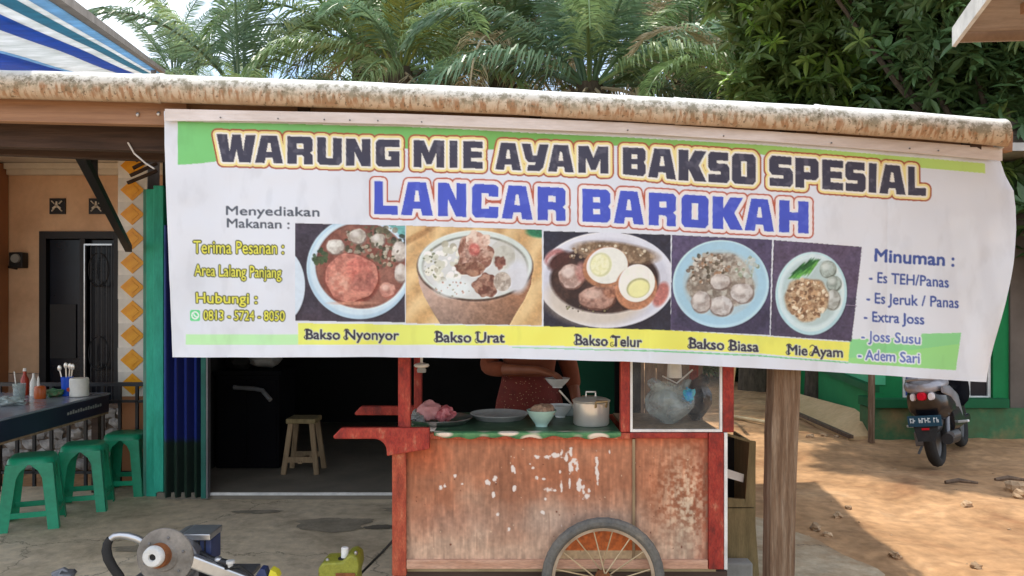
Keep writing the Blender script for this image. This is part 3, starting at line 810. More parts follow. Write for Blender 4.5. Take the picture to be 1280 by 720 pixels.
# ================================================================ banner print (painted in numpy)
PX0, PX1, PY0, PY1, SC = 198.0, 1286.0, 130.0, 486.0, 2.0
CW = int((PX1 - PX0) * SC); CH = int((PY1 - PY0) * SC)
XX, YY = np.meshgrid(PX0 + (np.arange(CW) + .5) / SC, PY0 + (np.arange(CH) + .5) / SC)
XX = XX.astype(np.float32); YY = YY.astype(np.float32)
WHITE = (206, 208, 218)
img = np.zeros((CH, CW, 3), np.float32); img[:] = WHITE

def vnoise(scale, seed, oct_=4, X=None, Y=None):
    X = XX if X is None else X; Y = YY if Y is None else Y
    r = np.random.RandomState(seed); out = 0; amp = 1; tot = 0
    for o_ in range(oct_):
        g = r.rand(97, 97).astype(np.float32)
        u = X / scale * (2 ** o_); v = Y / scale * (2 ** o_)
        ui = np.floor(u).astype(int); vi = np.floor(v).astype(int); fu = u - ui; fv = v - vi
        fu = fu * fu * (3 - 2 * fu); fv = fv * fv * (3 - 2 * fv)
        a = g[vi % 97, ui % 97]; b = g[vi % 97, (ui + 1) % 97]; c_ = g[(vi + 1) % 97, ui % 97]; d = g[(vi + 1) % 97, (ui + 1) % 97]
        out = out + amp * ((a * (1 - fu) + b * fu) * (1 - fv) + (c_ * (1 - fu) + d * fu) * fv); tot += amp; amp *= .5
    return out / tot

def win(x0, x1, y0, y1):
    return (slice(max(0, int((y0 - PY0) * SC)), max(0, min(CH, int((y1 - PY0) * SC) + 2))),
            slice(max(0, int((x0 - PX0) * SC)), max(0, min(CW, int((x1 - PX0) * SC) + 2))))
def polymask(poly, X, Y):
    m_ = np.zeros(X.shape, bool); n = len(poly); j = n - 1
    for i in range(n):
        xi, yi = poly[i]; xj, yj = poly[j]
        if yi != yj:
            c_ = ((yi > Y) != (yj > Y)) & (X < (xj - xi) * (Y - yi) / (yj - yi) + xi)
            m_ ^= c_
        j = i
    return m_
def full(poly):
    m_ = np.zeros((CH, CW), bool)
    xs = [p[0] for p in poly]; ys = [p[1] for p in poly]
    w_ = win(min(xs)-1, max(xs)+1, min(ys)-1, max(ys)+1)
    m_[w_] = polymask(poly, XX[w_], YY[w_]); return m_
def blend(mask, col):
    mk = mask.astype(np.float32)[..., None]
    img[:] = img * (1 - mk) + np.asarray(col, np.float32) * mk
def dilate(mask, r):
    """disc dilation with radius r photo pixels"""
    R = r * SC; ys, xs = np.where(mask)
    y0, y1 = max(0, ys.min() - int(R) - 3), min(CH, ys.max() + int(R) + 4)
    x0, x1 = max(0, xs.min() - int(R) - 3), min(CW, xs.max() + int(R) + 4)
    sub = mask[y0:y1, x0:x1].astype(np.float32)
    h, w_ = sub.shape; k = int(R) + 2
    yy, xx = np.mgrid[-k:k+1, -k:k+1]; ker = np.clip(R + .5 - np.sqrt(yy**2 + xx**2), 0, 1)
    H, W_ = h + 2 * k + 1, w_ + 2 * k + 1
    f = np.fft.irfft2(np.fft.rfft2(sub, (H, W_)) * np.fft.rfft2(ker, (H, W_)), (H, W_))[k:k+h, k:k+w_]
    out = np.zeros((CH, CW), np.float32); out[y0:y1, x0:x1] = np.clip(f / 1.5, 0, 1); return out

# green header and side blocks
ux = [200, 500, 780, 950, 1232]; top_g = np.interp(XX[0], ux, [151, 158, 171.5, 181, 204])
bot_g = np.interp(XX[0], [222, 250, 265, 380, 500, 620, 700, 780, 950, 1232], [206, 204, 202, 192, 186, 187, 182, 182, 193, 216.5])
hm = (YY > top_g) & (YY < bot_g) & (XX > 222) & (XX < 1232)
t_ = np.clip((XX - 222) / 1010, 0, 1)[..., None]
gc = np.where(t_ < .5, np.array((112, 192, 112)) * (1 - t_ * 2) + np.array((108, 168, 74)) * t_ * 2,
              np.array((108, 168, 74)) * (2 - t_ * 2) + np.array((186, 214, 108)) * (t_ * 2 - 1))
img[hm] = gc[hm]
blend(full([(205,137),(222,137),(222,152),(205,152)]), WHITE)
blend(full([(230,418),(374,418),(374,431),(230,431)]), (176, 222, 164))
blend(full([(1064,424),(1150,422),(1152,417),(1202,416),(1195,463),(1062,454)]), (128, 202, 132))
blend(full([(1150,436),(1200,430),(1196,463),(1062,454),(1062,448)]), (142, 208, 124))
ytop = [(372,404),(500,405.7),(680,408),(820,412),(950,420),(1064,428)]
ybot = [(1062,452),(950,442),(820,436),(680,432),(500,431),(372,431)]
blend(full(ytop + ybot), (226, 222, 92))
tg = vnoise(70, 5, 2); mk = full(ytop + ybot) * np.clip((tg - .45) * 2, 0, .6); blend(mk, (206, 220, 110))
blend(full([(640,434),(820,438),(950,444),(1062,453),(1062,454.6),(950,445.8),(820,439.8),(640,435)]), (110, 190, 130))

# ---- block capitals
GL = {
'W': ([(0,0),(.27,0),(.33,.60),(.40,0),(.62,0),(.68,.60),(.74,0),(1,0),(.87,1),(.58,1),(.51,.55),(.44,1),(.15,1)], []),
'A': ([(.22,0),(.78,0),(1,1),(.66,1),(.62,.8),(.38,.8),(.34,1),(0,1)], [[(.46,.26),(.54,.26),(.59,.58),(.41,.58)]]),
'R': ([(0,0),(.9,0),(1,.1),(1,.5),(.9,.58),(1,.66),(1,1),(.66,1),(.66,.74),(.6,.68),(.37,.68),(.37,1),(0,1)], [[(.38,.26),(.64,.26),(.64,.44),(.38,.44)]]),
'U': ([(0,0),(.36,0),(.36,.74),(.64,.74),(.64,0),(1,0),(1,.88),(.88,1),(.12,1),(0,.88)], []),
'N': ([(0,0),(.38,0),(.65,.5),(.65,0),(1,0),(1,1),(.64,1),(.35,.48),(.35,1),(0,1)], []),
'G': ([(.12,0),(1,0),(1,.27),(.38,.27),(.38,.73),(.64,.73),(.64,.62),(.54,.62),(.54,.42),(1,.42),(1,1),(.12,1),(0,.88),(0,.12)], []),
'M': ([(0,0),(.34,0),(.5,.42),(.66,0),(1,0),(1,1),(.74,1),(.74,.46),(.58,.88),(.42,.88),(.26,.46),(.26,1),(0,1)], []),
'I': ([(0,0),(1,0),(1,1),(0,1)], []),
'E': ([(0,0),(1,0),(1,.25),(.4,.25),(.4,.38),(.95,.38),(.95,.61),(.4,.61),(.4,.75),(1,.75),(1,1),(0,1)], []),
'Y': ([(0,0),(.33,0),(.42,.42),(.56,.42),(.66,0),(1,0),(.8,.85),(.66,1),(.2,1),(.24,.78),(.48,.78),(.52,.68),(.25,.68),(.14,.55)], []),
'B': ([(0,0),(.88,0),(1,.12),(1,.4),(.92,.5),(1,.6),(1,.88),(.88,1),(0,1)], [[(.38,.24),(.63,.24),(.63,.4),(.38,.4)], [(.38,.6),(.63,.6),(.63,.76),(.38,.76)]]),
'K': ([(0,0),(.36,0),(.36,.36),(.58,0),(1,0),(.72,.48),(1,1),(.58,1),(.36,.62),(.36,1),(0,1)], []),
'S': ([(.12,0),(.95,0),(.95,.27),(.4,.27),(.4,.37),(.88,.37),(1,.5),(1,.88),(.88,1),(.02,1),(.02,.73),(.6,.73),(.6,.63),(.12,.63),(0,.5),(0,.12)], []),
'O': ([(.12,0),(.88,0),(1,.12),(1,.88),(.88,1),(.12,1),(0,.88),(0,.12)], [[(.38,.25),(.62,.25),(.62,.75),(.38,.75)]]),
'P': ([(0,0),(.88,0),(1,.12),(1,.6),(.88,.72),(.38,.72),(.38,1),(0,1)], [[(.38,.26),(.64,.26),(.64,.46),(.38,.46)]]),
'L': ([(0,0),(.38,0),(.38,.73),(1,.73),(1,1),(0,1)], []),
'C': ([(.12,0),(.9,0),(1,.08),(1,.36),(.64,.36),(.64,.27),(.37,.27),(.37,.73),(.64,.73),(.64,.66),(1,.66),(1,.94),(.94,1),(.12,1),(0,.88),(0,.12)], []),
'H': ([(0,0),(.36,0),(.36,.36),(.64,.36),(.64,0),(1,0),(1,1),(.64,1),(.64,.62),(.36,.62),(.36,1),(0,1)], []),
}
def letters(seq, ytf, ybf):
    m_ = np.zeros((CH, CW), bool)
    for ch, x0, x1 in seq:
        outer, holes = GL[ch]
        def T(p):
            x = x0 + (x1 - x0) * p[0]; a = np.interp(x, *ytf); b = np.interp(x, *ybf); return (x, a + (b - a) * p[1])
        g = full([T(p) for p in outer])
        for h in holes: g &= ~full([T(p) for p in h])
        m_ |= g
    return m_
xs1 = [270, 485, 590, 780, 850, 960, 1150]
L1 = letters([('W',270,319.5),('A',318.5,354),('R',359,391),('U',396.5,427),('N',432,463),('G',469.5,499.5),
              ('M',517,555.5),('I',562,572),('E',579,603.5),
              ('A',619,651.5),('Y',652,686),('A',685,717.5),('M',723,760.5),
              ('B',778.5,807),('A',810,845),('K',848,883),('S',885,912),('O',915,945),
              ('S',961.5,991),('P',994,1023),('E',1027,1053.5),('S',1056,1082),('I',1085.5,1095.5),('A',1099,1132),('L',1135,1157)],
             (xs1, [167, 174.5, 176.5, 184, 187, 194, 209]), (xs1, [202, 208.5, 210.5, 218, 225.5, 232, 245]))
xs2 = [467, 600, 728, 1010]
L2 = letters([('L',467.5,497),('A',501,541.5),('N',547.5,583),('C',590,623),('A',627,666),('R',672,707),
              ('B',728,763),('A',767,805),('R',811,845),('O',852,886),('K',891,929),('A',931,968),('H',974,1010.5)],
             (xs2, [226, 230, 235.5, 252]), (xs2, [267.5, 272, 277, 292]))
# title one: shadow, orange rim, cream, dark letters
d_out = dilate(L1, 7.0); d_in = dilate(L1, 5.0); d_w = dilate(L1, 2.4)
blend(d_out, (160, 74, 44)); blend(d_in, (226, 206, 136)); blend(d_w, (222, 216, 208)); blend(L1, (58, 56, 74))
vn = vnoise(9, 21, 3); mk = L1 * np.clip((vn - .62) * 2.5, 0, .35); blend(mk, (120, 116, 128))
d_out = dilate(L2, 6.6); d_in = dilate(L2, 4.7); d_w = dilate(L2, 2.2)
blend(d_out, (176, 84, 62)); blend(d_in, (222, 208, 206)); blend(d_w, (214, 214, 222)); blend(L2, (62, 78, 190))
mk = L2 * np.clip((vn - .60) * 2, 0, .3); blend(mk, (100, 112, 206))

# ---- small lettering from the built-in font
def text_tris(s):
    cu = bpy.data.curves.new("t", 'FONT'); cu.body = s; cu.resolution_u = 3
    o = bpy.data.objects.new("t", cu); C.objects.link(o)
    dg = bpy.context.evaluated_depsgraph_get(); me = o.evaluated_get(dg).to_mesh()
    me.calc_loop_triangles()
    co = np.array([v.co[:2] for v in me.vertices]); tr = np.array([t.vertices[:] for t in me.loop_triangles])
    o.evaluated_get(dg).to_mesh_clear(); C.objects.unlink(o); bpy.data.objects.remove(o); bpy.data.curves.remove(cu)
    return co, tr
CAPH = None
def text_mask(s, x0, x1, top, bl, br, lean=0.0):
    """x0..x1 extent, cap top and baseline row at the left, baseline row at the right"""
    global CAPH
    if CAPH is None:
        c_, _ = text_tris("H"); CAPH = c_[:, 1].max()
    co, tr = text_tris(s)
    u = (co[:, 0] - co[:, 0].min()) / (co[:, 0].max() - co[:, 0].min()); v = co[:, 1] / CAPH
    X = x0 + (x1 - x0) * u + lean * v; Y = bl + (br - bl) * u - (bl - top) * v
    m_ = np.zeros((CH, CW), bool)
    cx = (X - PX0) * SC; cy = (Y - PY0) * SC
    for a, b, c_ in tr:
        xa, xb, xc = cx[a], cx[b], cx[c_]; ya, yb, yc = cy[a], cy[b], cy[c_]
        i0, i1 = int(min(xa, xb, xc)), int(max(xa, xb, xc)) + 1; j0, j1 = int(min(ya, yb, yc)), int(max(ya, yb, yc)) + 1
        if i0 < 0 or j0 < 0 or i1 >= CW or j1 >= CH: continue
        gx_, gy_ = np.meshgrid(np.arange(i0, i1 + 1) + .5, np.arange(j0, j1 + 1) + .5)
        w0 = (xb-xa)*(gy_-ya)-(yb-ya)*(gx_-xa); w1 = (xc-xb)*(gy_-yb)-(yc-yb)*(gx_-xb); w2 = (xa-xc)*(gy_-yc)-(ya-yc)*(gx_-xc)
        ins = ((w0 >= 0) & (w1 >= 0) & (w2 >= 0)) | ((w0 <= 0) & (w1 <= 0) & (w2 <= 0))
        m_[j0:j1+1, i0:i1+1] |= ins
    return m_
def wr_(s, x0, x1, top, bl, br, col, bold=0.5, outline=None, ow=1.2, lean=0.0):
    m_ = text_mask(s, x0, x1, top, bl, br, lean)
    if not m_.any(): return
    if outline is not None: blend(dilate(m_, ow + bold), outline)
    blend(dilate(m_, bold), col) if bold > 0 else blend(m_, col)
wr_("Menyediakan", 282.5, 399, 257.5, 268.5, 270.5, (74,80,92), .55)
wr_("Makanan :", 283.5, 362, 273, 284, 286, (74,80,92), .55)
OL = (74, 80, 40); YE = (224, 216, 74)
wr_("Terima Pesanan :", 241, 355, 301, 316.5, 317.5, YE, .35, OL, 1.2)
wr_("Area Lalang Panjang", 242, 352, 330.5, 344.5, 347.5, YE, .35, OL, 1.2)
wr_("Hubungi :", 244, 321, 366, 378.5, 379.5, YE, .5, OL, 1.2)
wr_("0813 - 5724 - 8050", 253.5, 356, 388, 400, 401, YE, .45, OL, 1.1)
# messenger icon: green rounded square with a white ring and handset
g = dilate(full([(237.5,389.5),(247,389.5),(247,399.5),(237.5,399.5)]), 2.2); blend(g, (92, 206, 130))
rr_ = np.sqrt((XX-242.3)**2 + (YY-394.3)**2); blend((np.abs(rr_ - 4.3) < .8), (226,240,230))
blend(dilate(full([(239.8,392.2),(241,391.6),(241.8,393.4),(243.4,395),(245,395.6),(244.4,396.8),(242.4,396.4),(240.4,394.4)]), .3), (226,240,230))
BK = (52, 50, 64)
def caption(s, x0, x1, top, bl, br):
    wr_(s, x0 + 4, x1, top, bl, br, BK, .75, (196,200,190), .7)
    tot = text_tris(s)[0][:, 0]; tmin, tw = tot.min(), tot.max() - tot.min()
    for i, ch in enumerate(s):
        if i and s[i-1] != ' ': continue
        t0 = 0.0 if i == 0 else (text_tris(s[:i].rstrip() + ' ' + ch)[0][:, 0].max() - (text_tris(ch)[0][:, 0].max() - text_tris(ch)[0][:, 0].min()) - tmin) / tw
        fx = x0 + 4 + (x1 - x0 - 4) * t0; fy = bl + (br - bl) * t0
        cx_, cy_ = fx + .3, fy - 2.2                       # curl at the foot
        r_ = np.sqrt((XX - cx_)**2 + (YY - cy_)**2); a_ = np.arctan2(YY - cy_, XX - cx_)
        blend((np.abs(r_ - 2.5) < .6) & ((np.abs(a_) > 1.2) | (a_ > 0)), BK); blend(r_ < .9, BK)
        cx_, cy_ = fx + 1.2, top + (br - bl) * t0 + 2.2    # flourish over the head
        r_ = np.sqrt((XX - cx_)**2 + (YY - cy_)**2); a_ = np.arctan2(YY - cy_, XX - cx_)
        blend((np.abs(r_ - 3.2) < .65) & (a_ < -.3) , BK)
caption("Bakso Nyonyor", 378, 498.5, 412, 424, 425)
caption("Bakso Urat", 541, 630.5, 414.8, 427.5, 428.5)
caption("Bakso Telur", 716, 802.5, 418.5, 431, 434)
caption("Bakso Biasa", 859, 949, 423, 435.5, 440)
caption("Mie Ayam", 981, 1055, 431, 443, 447)
BL = (54, 76, 150)
wr_("Minuman :", 1094, 1192, 311, 326.5, 333, BL, .9, None, 0, .5)
for s_, x0, x1, tp, bl, br, ol in (("- Es TEH/Panas",1087,1185,339.5,352.5,359.5,None), ("- Es Jeruk / Panas",1084,1198,365.5,378.5,385,None),
        ("- Extra Joss",1081,1155,389,401.5,405.5,None), ("- Joss Susu",1078,1150,413.5,426,430,(214,218,226)), ("- Adem Sari",1074,1149,437,449.5,454,(214,218,226))):
    wr_(s_, x0, x1, tp, bl, br, BL if ol is None else (84,104,176), .55, ol, 1.6)

# ---- food pictures
def ell(cx, cy, rx, ry, col, clip=None, rot=0.0, soft=1.0, tex=None, wob=0.0, seed=0, alpha=1.0):
    R = max(rx, ry) * 1.25 + 4
    w_ = win(cx - R, cx + R, cy - R, cy + R); X = XX[w_] - cx; Y = YY[w_] - cy
    c_, s_ = math.cos(rot), math.sin(rot); u = (X * c_ + Y * s_) / rx; v = (-X * s_ + Y * c_) / ry
    d = np.sqrt(u * u + v * v)
    if wob:
        a = np.arctan2(v, u); d = d / (1 + wob * np.sin(3 * a + seed) * .5 + wob * np.sin(5 * a + seed * 2.1) * .4 + wob * np.sin(9 * a + seed * 3.3) * .25)
    mk = np.clip((1 - d) * min(rx, ry) / soft + .5, 0, 1) * alpha
    if clip is not None: mk = mk * clip[w_]
    c_ = np.asarray(col, np.float32)
    if tex is not None:
        c2, sc, sd_, am = tex
        n_ = vnoise(sc, sd_, 3, XX[w_], YY[w_]); k = np.clip((n_ - .5) * 3.2 + .5, 0, 1)[..., None] * am
        c_ = c_ * (1 - k) + np.asarray(c2, np.float32) * k
    mk = mk[..., None]; img[w_] = img[w_] * (1 - mk) + c_ * mk
def scatter(n, cx, cy, rx, ry, cols, r0, r1, clip, seed, asp=0.6):
    r = np.random.RandomState(seed)
    for k in range(n):
        a = r.rand() * 2 * PI; q = math.sqrt(r.rand()); s_ = r.uniform(r0, r1)
        ell(cx + rx * q * math.cos(a), cy + ry * q * math.sin(a), s_, s_ * r.uniform(asp, 1), cols[r.randint(len(cols))], clip, r.rand() * PI, .8, alpha=.85)
def ball_(cx, cy, r, ry, clip, base=(186,172,166), hi=(216,208,204), lo=(128,108,100), seed=0):
    ell(cx + .8, cy + 1.2, r * 1.06, ry * 1.08, lo, clip, soft=2)
    ell(cx, cy, r, ry, base, clip, wob=.08, seed=seed, tex=(lo, 5, seed + 40, .45), soft=1.4)
    ell(cx - r * .25, cy - ry * .3, r * .5, ry * .45, hi, clip, soft=4, alpha=.75)
# 1 red bakso bowl
cl = full([(369,279),(506.5,282),(506.5,403),(369,401)])
blend(cl, (58, 50, 62)); n_ = vnoise(30, 3, 3); blend(cl * np.clip((n_ - .5) * 1.5, 0, .5), (84, 74, 92))
ell(352, 357, 29, 46, (196,208,222), cl)
ell(490, 286, 34, 12, (96,160,158), cl, soft=6)
ell(449, 335, 66, 64, (166,192,212), cl); ell(450, 334, 63, 60, (190,208,222), cl, soft=3); ell(452, 332, 58, 54, (138,88,74), cl, soft=2, tex=((112,60,50), 18, 7, .7))
scatter(90, 466, 306, 42, 25, [(74,74,54),(96,92,70),(132,124,106),(54,58,44),(160,152,138)], 1.5, 4.5, cl, 2)
scatter(24, 400, 322, 9, 10, [(66,84,54),(52,70,46)], 2, 4, cl, 3)
ball_(419, 308, 11, 9, cl, (196,190,182), (222,218,212), (130,110,100), 3); ball_(447, 295, 10, 9, cl, (190,184,172), seed=4); ball_(472, 300, 8, 8, cl, (180,174,160), seed=5)
ball_(499, 314, 9, 12, cl, (192,182,172), seed=6); ball_(501, 341, 8, 11, cl, (188,176,166), seed=7); ball_(484, 362, 10, 9, cl, (196,140,124), (220,186,172), (150,84,70), 8)
scatter(40, 470, 320, 30, 16, [(96,84,66),(64,70,52),(156,144,124)], 1.2, 3, cl, 9)
ell(440, 349, 35, 32, (128,62,50), cl, soft=3); ell(439, 347, 33, 30, (200,128,110), cl, wob=.06, seed=2, tex=((150,84,72), 8, 13, .8))
ell(448, 338, 16, 15, (172,88,78), cl, soft=5, tex=((214,130,112), 6, 14, .7), alpha=.85); ell(424, 353, 13, 15, (214,160,140), cl, soft=6, tex=((188,96,78), 6, 15, .6), alpha=.8)
ell(455, 352, 14, 13, (146,84,76), cl, soft=4, tex=((190,120,104), 5, 16, .6), alpha=.8)
ell(442, 379, 26, 2.2, (206,146,120), cl, soft=2, alpha=.7)
# 2 bakso urat on a wooden table
cl = full([(507.5,282),(677.5,287),(677.5,407),(507.5,404)])
un = (XX * .8 + YY * .6); w2 = np.sin(un / 5.5 + vnoise(40, 9, 2) * 6) * .5 + .5
base2 = np.array((190,148,98)) * (1 - w2[..., None]) + np.array((216,182,130)) * w2[..., None]; img[cl] = base2[cl]
ell(676, 289, 18, 8, (44,120,82), cl, soft=3); ell(520, 296, 28, 4, (150,104,62), cl, rot=-.5, soft=3, alpha=.6)
bw_ = full([(522,338),(666,338),(664,356),(656,374),(646,390),(636,408),(552,408),(541,390),(530,370),(524,354)]) & cl; gx_b = np.clip((XX - 522) / 144, 0, 1)[..., None]
cb_ = np.array((188,160,148)) * (1 - gx_b) + np.array((150,100,70)) * gx_b; cb_ = cb_ * (1.0 - .22 * np.clip((YY - 370) / 36, 0, 1))[..., None]; img[bw_] = cb_[bw_]
ell(594, 333, 73, 44, (92,70,60), cl, soft=1.2); ell(594, 331, 71.5, 43, (198,206,202), cl, soft=1.5); ell(594, 333, 66, 38.5, (128,128,118), cl, soft=2); ell(594, 335, 65, 38, (196,196,196), cl, soft=2)
scatter(70, 556, 330, 24, 26, [(214,210,196),(190,188,172),(226,224,214),(166,160,140),(232,228,220)], 2, 5.5, cl, 21)
scatter(22, 540, 330, 12, 20, [(110,116,86),(146,144,116)], .8, 1.8, cl, 22)
ell(566, 360, 22, 12, (206,212,214), cl, soft=6); scatter(20, 566, 362, 22, 12, [(150,146,120),(176,130,112)], .6, 1.4, cl, 23)
ell(630, 322, 14, 15, (196,196,190), cl, tex=((166,162,150), 6, 24, .6)); ell(628, 318, 16, 18, (176,172,160), cl, alpha=.4)
ell(647, 346, 14, 20, (198,198,206), cl, soft=6)
ell(593, 318, 22, 26, (186,150,134), cl, wob=.16, seed=1, tex=((128,80,64), 6, 25, .9)); ell(597, 302, 15, 13, (214,190,174), cl, wob=.2, seed=2, tex=((170,116,98), 6, 26, .7))
ell(593, 312, 7, 8, (188,84,76), cl, soft=3, tex=((214,150,134), 4, 27, .6), alpha=.8); ell(588, 336, 18, 9, (116,72,56), cl, wob=.2, seed=4, tex=((164,124,100), 5, 28, .8))
ell(625, 328, 7, 8, (110,66,58), cl, wob=.2, seed=9, soft=2, tex=((150,100,84), 4, 281, .7))
ell(607, 357, 15, 15, (110,68,58), cl, wob=.18, seed=5, tex=((176,136,116), 5, 29, .8)); ell(628, 352, 11, 12, (190,178,168), cl, tex=((140,124,112), 4, 30, .7))
# 3 bakso telur
cl = full([(679.5,288.5),(838.5,293.5),(838.5,413),(679.5,408)])
blend(cl, (44, 42, 56)); ell(758, 350, 86, 60, (206,206,218), cl); ell(758, 352, 79, 54, (190,190,204), cl, soft=4); ell(745, 372, 64, 35, (196,176,150), cl, soft=10, alpha=.6)
ell(694, 322, 14, 10, (168,110,110), cl, soft=3, rot=-.5); ell(694, 326, 10, 7, (206,196,200), cl, soft=3, rot=-.5)
ell(826, 368, 9, 16, (176,84,72), cl, soft=3, rot=.4, alpha=.8)
ell(756, 349, 68, 43, (70,48,42), cl, soft=3, tex=((46,30,28), 14, 31, .8)); ell(770, 316, 52, 13, (150,124,98), cl, soft=4, rot=.12, tex=((104,80,60), 5, 32, .8))
ell(700, 326, 16, 9, (74,40,36), cl, soft=4, rot=-.6)
scatter(60, 756, 316, 56, 9, [(176,154,126),(126,98,74),(206,196,176)], .8, 2.2, cl, 33); scatter(40, 752, 384, 46, 7, [(126,122,78),(160,150,120),(84,70,50)], .7, 1.8, cl, 34)
ball_(714, 345, 15, 15, cl, (186,158,148), (212,194,188), (120,86,76), 35); ell(727, 340, 7, 12, (160,98,92), cl, soft=4, tex=((190,140,130), 5, 36, .6), alpha=.8)
ball_(746, 372, 22, 14, cl, (170,128,112), (204,172,158), (104,66,54), 37); ell(763, 364, 9, 9, (136,86,66), cl, soft=3, tex=((170,118,94), 5, 38, .8))
ell(757, 334, 29, 25, (166,110,78), cl, soft=2, rot=-.3); ell(759, 332, 26, 22.5, (216,214,206), cl, rot=-.3); ell(751, 331, 13.5, 15, (198,196,150), cl, rot=.25, soft=2); ell(750, 331, 11.5, 13, (214,210,160), cl, rot=.25, soft=2, tex=((226,224,196), 3, 39, .6))
ell(795, 360, 26, 28, (176,116,84), cl, soft=2, rot=.5); ell(796, 354, 22.5, 24, (220,218,208), cl, rot=.5); ell(798, 360, 15, 12, (172,168,120), cl, rot=-.35, soft=1.5); ell(798.5, 361, 13.5, 10.5, (220,216,152), cl, rot=-.35, soft=2)
# 4 bakso biasa
cl = full([(840,293.5),(965.5,299.5),(963,419),(838.5,413)])
blend(cl, (84, 72, 104)); n_ = vnoise(50, 61, 2); blend(cl * np.clip((n_ - .4), 0, .5), (60,56,84)); ell(905, 398, 66, 24, (52,48,70), cl, soft=8, alpha=.7)
ell(901.5, 355, 60.5, 55, (172,204,222), cl); ell(901.5, 354, 57.5, 52, (152,190,212), cl, soft=2.5); ell(901, 354, 47, 42, (160,184,196), cl, soft=3)
ell(901, 352, 42, 36, (172,166,156), cl, wob=.06, soft=3, tex=((120,104,92), 6, 62, .8)); scatter(110, 886, 336, 26, 20, [(126,104,86),(176,164,150),(86,76,62),(200,192,182),(150,112,84)], 1, 3.2, cl, 63)
scatter(36, 934, 334, 14, 14, [(132,144,120),(168,176,168),(186,190,186)], 1.2, 3.5, cl, 64)
ball_(901, 352, 12, 9.5, cl, (190,182,178), seed=65); ball_(928, 366, 14, 12, cl, (188,182,180), seed=66); ball_(902, 382, 14, 12, cl, (190,184,182), seed=67); ball_(877, 377, 12, 13, cl, (184,176,172), seed=68)
# 5 mie ayam
cl = full([(967.5,300),(1078,308.5),(1066,427),(964,419.5)])
blend(cl, (86, 72, 98)); blend(cl & (YY > 366 + (XX - 966) * .06), (74, 64, 88)); blend(full([(1040,379),(1072,382),(1072,383),(1040,380)]), (120,104,130))
ell(1015, 367, 45, 52, (168,204,214), cl, rot=.06); ell(1015, 366, 42, 49, (196,214,220), cl, rot=.06, soft=2); ell(1015, 366, 37, 42, (170,190,192), cl, rot=.06, soft=4)
for k in range(26):
    a = -1.0 + .05 * k; ell(996 + k * .8, 340 - k * .3 + 3 * math.sin(k * 2.1), 11, 1.6, [(58,128,52),(88,158,64),(36,92,44)][k % 3], cl, rot=-.75 + .25 * math.sin(k * 1.7), soft=1)
ball_(1035, 336, 10, 10, cl, (168,182,178), (206,214,212), (110,118,108), 71); ball_(1043, 354, 9, 9, cl, (164,178,174), (206,214,212), (110,118,108), 72); ball_(1041, 374, 10, 12, cl, (176,180,178), (208,212,212), (120,118,108), 73)
ell(1009, 374, 28, 27, (186,158,126), cl, wob=.08, seed=3, soft=3, tex=((140,104,76), 4, 74, .8)); scatter(130, 1009, 374, 26, 26, [(206,182,150),(150,110,80),(226,208,184),(112,80,58),(188,150,112)], 1, 3, cl, 75)
for poly_ in ([(369,279),(506.5,282),(506.5,403),(369,401)], [(507.5,282),(677.5,287),(677.5,407),(507.5,404)], [(679.5,288.5),(838.5,293.5),(838.5,413),(679.5,408)], [(840,293.5),(965.5,299.5),(963,419),(838.5,413)], [(967.5,300),(1078,308.5),(1066,427),(964,419.5)]):
    mk = full(poly_); n1_ = vnoise(5, 201, 3); n2_ = vnoise(2.2, 202, 2); n3_ = vnoise(16, 203, 2)
    lum_ = img.mean(-1); tex_ = 1 + (.28 * (n1_ - .5) + .26 * (n2_ - .5) + .12 * (n3_ - .5)) * np.clip((190 - lum_) / 70, .12, 1.0)
    sh_ = np.roll(lum_, (2, 2), (0, 1)); emb = np.clip((lum_ - sh_) * .35, -16, 16)
    img[mk] = (img * tex_[..., None] + emb[..., None])[mk]
# faint dirt and sun fading of the vinyl
n_ = vnoise(120, 81, 3); n2_ = vnoise(14, 82, 4, XX, YY * .4); img *= (1 - .03 * np.clip((n2_ - .56) * 5, 0, 1))[..., None]; img *= (1 - .07 * np.clip((n_ - .5) * 2, 0, 1))[..., None]
# convert: photo pixel values -> reflectance (white print = 0.8)
gl_ = img.mean(-1, keepdims=True); img = gl_ + (img - gl_) * .90
alb = s2l(img) / s2l(WHITE) * np.array([.77, .825, .90]); alb = np.clip(alb, 0, .90).astype(np.float32)

